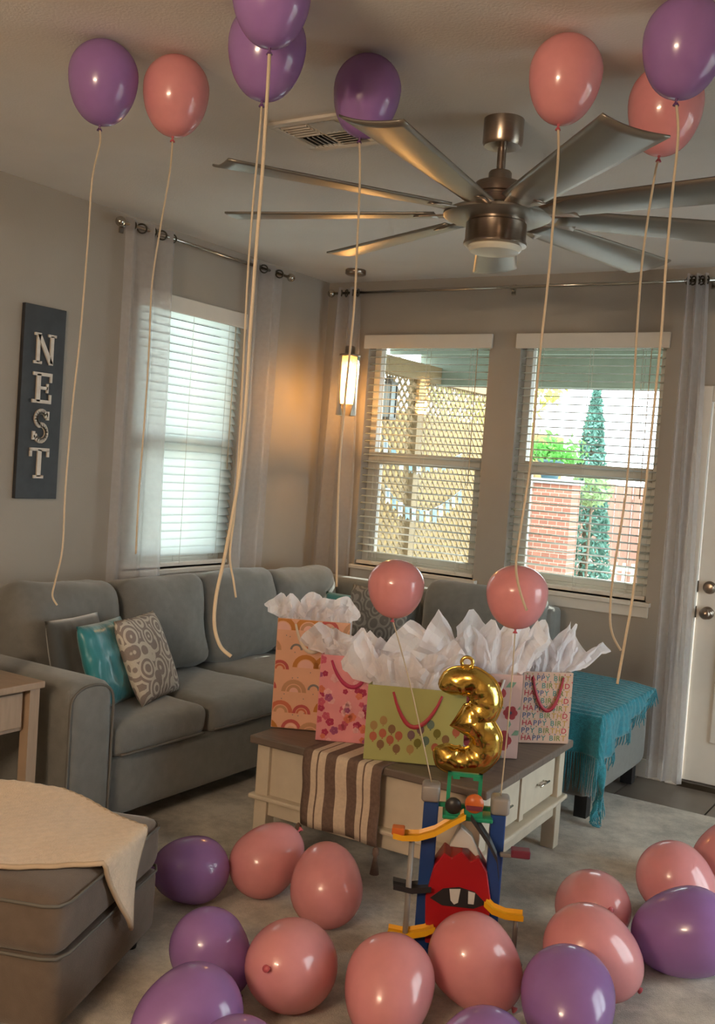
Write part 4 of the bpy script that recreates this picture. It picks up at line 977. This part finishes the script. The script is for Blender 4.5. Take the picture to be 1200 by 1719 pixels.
# paper garlands on the lattice
M_paper = [mat('garland_white', 'A8B0B2', .7), mat('garland_blue', '6F949E', .7), mat('garland_slate', '6D7F88', .7)]
def garland(pts, n, label, seed):
    P_ = [CAM+(at(x, y, 1)-CAM)*((-.385-CAM.x)/(at(x, y, 1)-CAM).x) for x, y in pts]
    g = thing('paper_garland', label, 'garland', P_[0], 'paper garlands on the lattice'); R = random.Random(seed)
    L_ = [0]
    for i in range(len(P_)-1): L_.append(L_[-1]+(P_[i+1]-P_[i]).length)
    def pt(t):
        s = t*L_[-1]
        for i in range(len(P_)-1):
            if s <= L_[i+1] or i == len(P_)-2: return P_[i].lerp(P_[i+1], (s-L_[i])/(L_[i+1]-L_[i]))
    b = MB(); b.tube([p_-P_[0] for p_ in P_], .004, 5); b.build('string', M_paper[2], g)
    for k in range(n):
        q = pt((k+.5)/n)-P_[0]; w_, h_ = R.uniform(.03, .04), R.uniform(.1, .13); x = .006+.004*(k % 2)
        b = MB(); V = [(x, q.y-w_, q.z), (x, q.y+w_, q.z), (x+.01, q.y+w_*.9, q.z-h_), (x+.008, q.y, q.z-h_*.8), (x+.01, q.y-w_*.9, q.z-h_)]
        b.add(V, [(0, 4, 3, 2, 1)]); b.add([(x+.004, q.y-w_*.5, q.z-h_*.2), (x+.004, q.y+w_*.5, q.z-h_*.2), (x+.006, q.y+w_*.4, q.z-h_*.55), (x+.006, q.y-w_*.4, q.z-h_*.55)], [(0, 3, 2, 1)], 1)
        solid(b.build('flag', [M_paper[k % 2], M_paper[2]], g), .002)
garland([(645, 812), (660, 835), (680, 850), (700, 856), (720, 858), (740, 848), (758, 836), (775, 822)], 12, 'swag of pale blue and white paper flags low on the lattice', 2)
garland([(640, 728), (655, 752), (672, 766), (695, 774), (718, 772), (740, 768), (757, 770), (775, 762)], 10, 'swag of pale blue and white paper flags high on the lattice', 5)
ln = thing('porch_lantern', 'small grey box lantern hanging on the lattice', 'lantern', (-.34, 1.42, 1.95)); b = MB(); b.box((-.05, -.05, 0), (.05, .05, .02)); b.box((-.05, -.05, .28), (.05, .05, .3)); b.box((-.02, -.02, .3), (.02, .02, .34))
for sx in (-1, 1):
    for sy in (-1, 1): b.box((sx*.045-.005, sy*.045-.005, .02), (sx*.045+.005, sy*.045+.005, .28))
b.build('lantern_frame', M_darkmetal, ln); b = MB(); b.box((-.04, -.04, .02), (.04, .04, .28)); b.build('frosted_panel', MATS['garland_white'], ln); b = MB(); b.box((-.11, -.015, .31), (-.02, .015, .33)); b.build('wall_bracket', M_darkmetal, ln)
# plants
def foliage(name, m, parent, samples, size, seed):
    R = random.Random(seed); b = MB()
    for p_ in samples:
        n_ = Vector((R.uniform(-1, 1), R.uniform(-1, 1), R.uniform(-.6, 1))).normalized(); x = n_.orthogonal().normalized(); x.rotate(Matrix.Rotation(R.uniform(0, 6.28), 3, n_)); y = n_.cross(x); s = size*R.uniform(.6, 1.3)
        b.add([p_-x*s*.4, p_-y*s, p_+x*s*.4, p_+y*s], [(0, 1, 2, 3)])
    o = b.build(name, m, parent); o['kind'] = 'stuff'; return o
M_cyp = mat('cypress_flare_green', '5A8478', .8, var=.3, scale=6, trans=.2); M_yel = mat('yellow_green_leaf', 'B4B866', .7, var=.3, scale=5, trans=.4); M_grn = mat('bright_green_leaf', '5FA04A', .7, var=.3, scale=8, trans=.4); M_bark = mat('bark', '6B5A4A', .9, var=.2)  # cypress colour has the pale blue of lens flare mixed in
cy = thing('cypress_tree', 'narrow cypress with pale blue flare in its green, before the garden fence', 'tree', (-.95, 8.0, -.2)); R = random.Random(1); sm = []
for _ in range(5200):
    h = R.random()**1.15; rr = .42*(1-h)**.75*(.9 if h > .12 else h/.12*.9)*(.75+.35*R.random()); a = R.uniform(0, 6.28); sm.append(Vector((rr*math.cos(a), rr*math.sin(a), .1+h*3.05)))
foliage('foliage', M_cyp, cy, sm, .05, 3); b = MB(); b.cyl((0, 0, 0), (0, 0, 2.6), .06, .02, 10); b.build('trunk', M_bark, cy)
yt = thing('leafy_tree', 'tall airy yellow green tree behind the garden fence', 'tree', (-4.6, 12.5, -.2)); sm = []
for cx, cy_, cz, cr in ((0, 0, 4.2, .9), (.7, .2, 3.6, .7), (-.6, -.2, 3.4, .8), (.3, 0, 2.9, .6), (-.2, .3, 5.0, .8), (1.2, .1, 4.4, .6)):
    for _ in range(330):
        v_ = Vector((R.gauss(0, 1), R.gauss(0, 1), R.gauss(0, 1))).normalized()*cr*R.random()**.4; sm.append(Vector((cx, cy_, cz))+v_)
foliage('foliage', M_yel, yt, sm, .11, 4); b = MB(); b.tube([(0, 0, 0), (.05, 0, 1.6), (0, 0, 3), (.1, 0, 4.2)], [.1, .08, .06, .03], 8); b.tube([(.03, 0, 2.2), (.5, .1, 3.1), (.7, .2, 3.6)], [.05, .04, .02], 8); b.build('trunk', M_bark, yt)
bw = thing('brick_pier', 'low pink brick garden wall carrying a potted plant', 'brick wall', (-.86, 6.05, -.2))
def brick_mat():
    m = mat('pink_brick', 'C48E78', .9, var=.15, scale=8); nt = m.node_tree; bs = nt.nodes['Principled BSDF']; tc = nt.nodes.new('ShaderNodeTexCoord'); mp = nt.nodes.new('ShaderNodeMapping'); mp.inputs['Rotation'].default_value = (PI/2, 0, 0)
    br = nt.nodes.new('ShaderNodeTexBrick'); br.inputs['Scale'].default_value = 4.5; br.inputs['Color1'].default_value = (*srgb('A06A58'), 1); br.inputs['Color2'].default_value = (*srgb('8E5A4A'), 1); br.inputs['Mortar'].default_value = (*srgb('A89C90'), 1)
    nt.links.new(tc.outputs['Object'], mp.inputs[0]); nt.links.new(mp.outputs[0], br.inputs['Vector']); nt.links.new(br.outputs[0], bs.inputs['Base Color']); return m
b = MB(); b.box((-.42, 0, 0), (.38, .3, 1.72)); b.build('brickwork', brick_mat(), bw); b = MB(); b.box((-.45, -.03, 1.72), (.41, .33, 1.78)); b.build('coping', M_conc, bw)
pp = thing('potted_plant', 'leafy green plant in a blue grey pot on the brick wall', 'plant', (-.83, 6.2, 1.58))
b = MB(); b.lathe([(0, 0), (.10, 0), (.15, .2), (.16, .2), (.16, .225), (.13, .225), (.12, .19), (0, .19)], n=24); fixn(b.build('pot', mat('blue_grey_glaze', '5E7F88', .35), pp))
sm = [Vector((R.gauss(0, .17), R.gauss(0, .12), .22+abs(R.gauss(0, .12)))) for _ in range(420)]; foliage('foliage', M_grn, pp, sm, .06, 6)
tp_ = thing('topiary_tree', 'small round headed tree on a bare stem before the fence', 'tree', (-.52, 6.9, -.2)); sm = []
for _ in range(380):
    v_ = Vector((R.gauss(0, 1), R.gauss(0, 1), R.gauss(0, 1))).normalized()*.26*R.random()**.35; sm.append(v_+Vector((0, 0, 1.72)))
foliage('foliage', mat('pale_sage_leaf', '8FA678', .7, var=.3, scale=8, trans=.3), tp_, sm, .05, 7); b = MB(); b.cyl((0, 0, 0), (0, 0, 1.7), .02, .015, 8); b.build('trunk', M_bark, tp_)
fe = thing('garden_fence', 'weathered pinkish board fence across the back of the garden', 'fence', (-2, 10.5, -.2)); fb = MB(); fb.box((0, 0, .05), (.132, .02, 1.75)); fme = None; M_fence = mat('pinkish_board', '926A5C', .85, var=.18, scale=5, stretch=(6, 1, 1))
for k in range(54):
    if fme is None: o = fb.build('board', M_fence, fe); fme = o.data; o.location = (-4.0, 0, 0)
    else: share('board', fme, fe, (-4.0+k*.14, 0, rnd.uniform(-.015, .015)))
for z in (.4, 1.45):
    b = MB(); b.box((-4.0, .02, z), (3.6, .06, z+.09)); b.build('rail', M_fence, fe)
pk = thing('sunlit_strip_pickets', 'low white pickets standing for sunlit strips on the board fence', 'railing', (-.3, 9.2, -.2)); pb_ = MB(); pb_.box((-.025, 0, .05), (.025, .02, .62)); pme = None; M_pk = mat('sunlit_strip_white', 'D8D2C8', .6)  # white pickets added as the sunlit strips low on the shaded fence
for k in range(22):
    if pme is None: o = pb_.build('picket', M_pk, pk); pme = o.data; o.location = (-1.1, 0, 0)
    else: share('picket', pme, pk, (-1.1+k*.13, 0, 0))
for z in (.12, .5):
    b = MB(); b.box((-1.2, .02, z), (1.75, .05, z+.06)); b.build('rail', M_pk, pk)
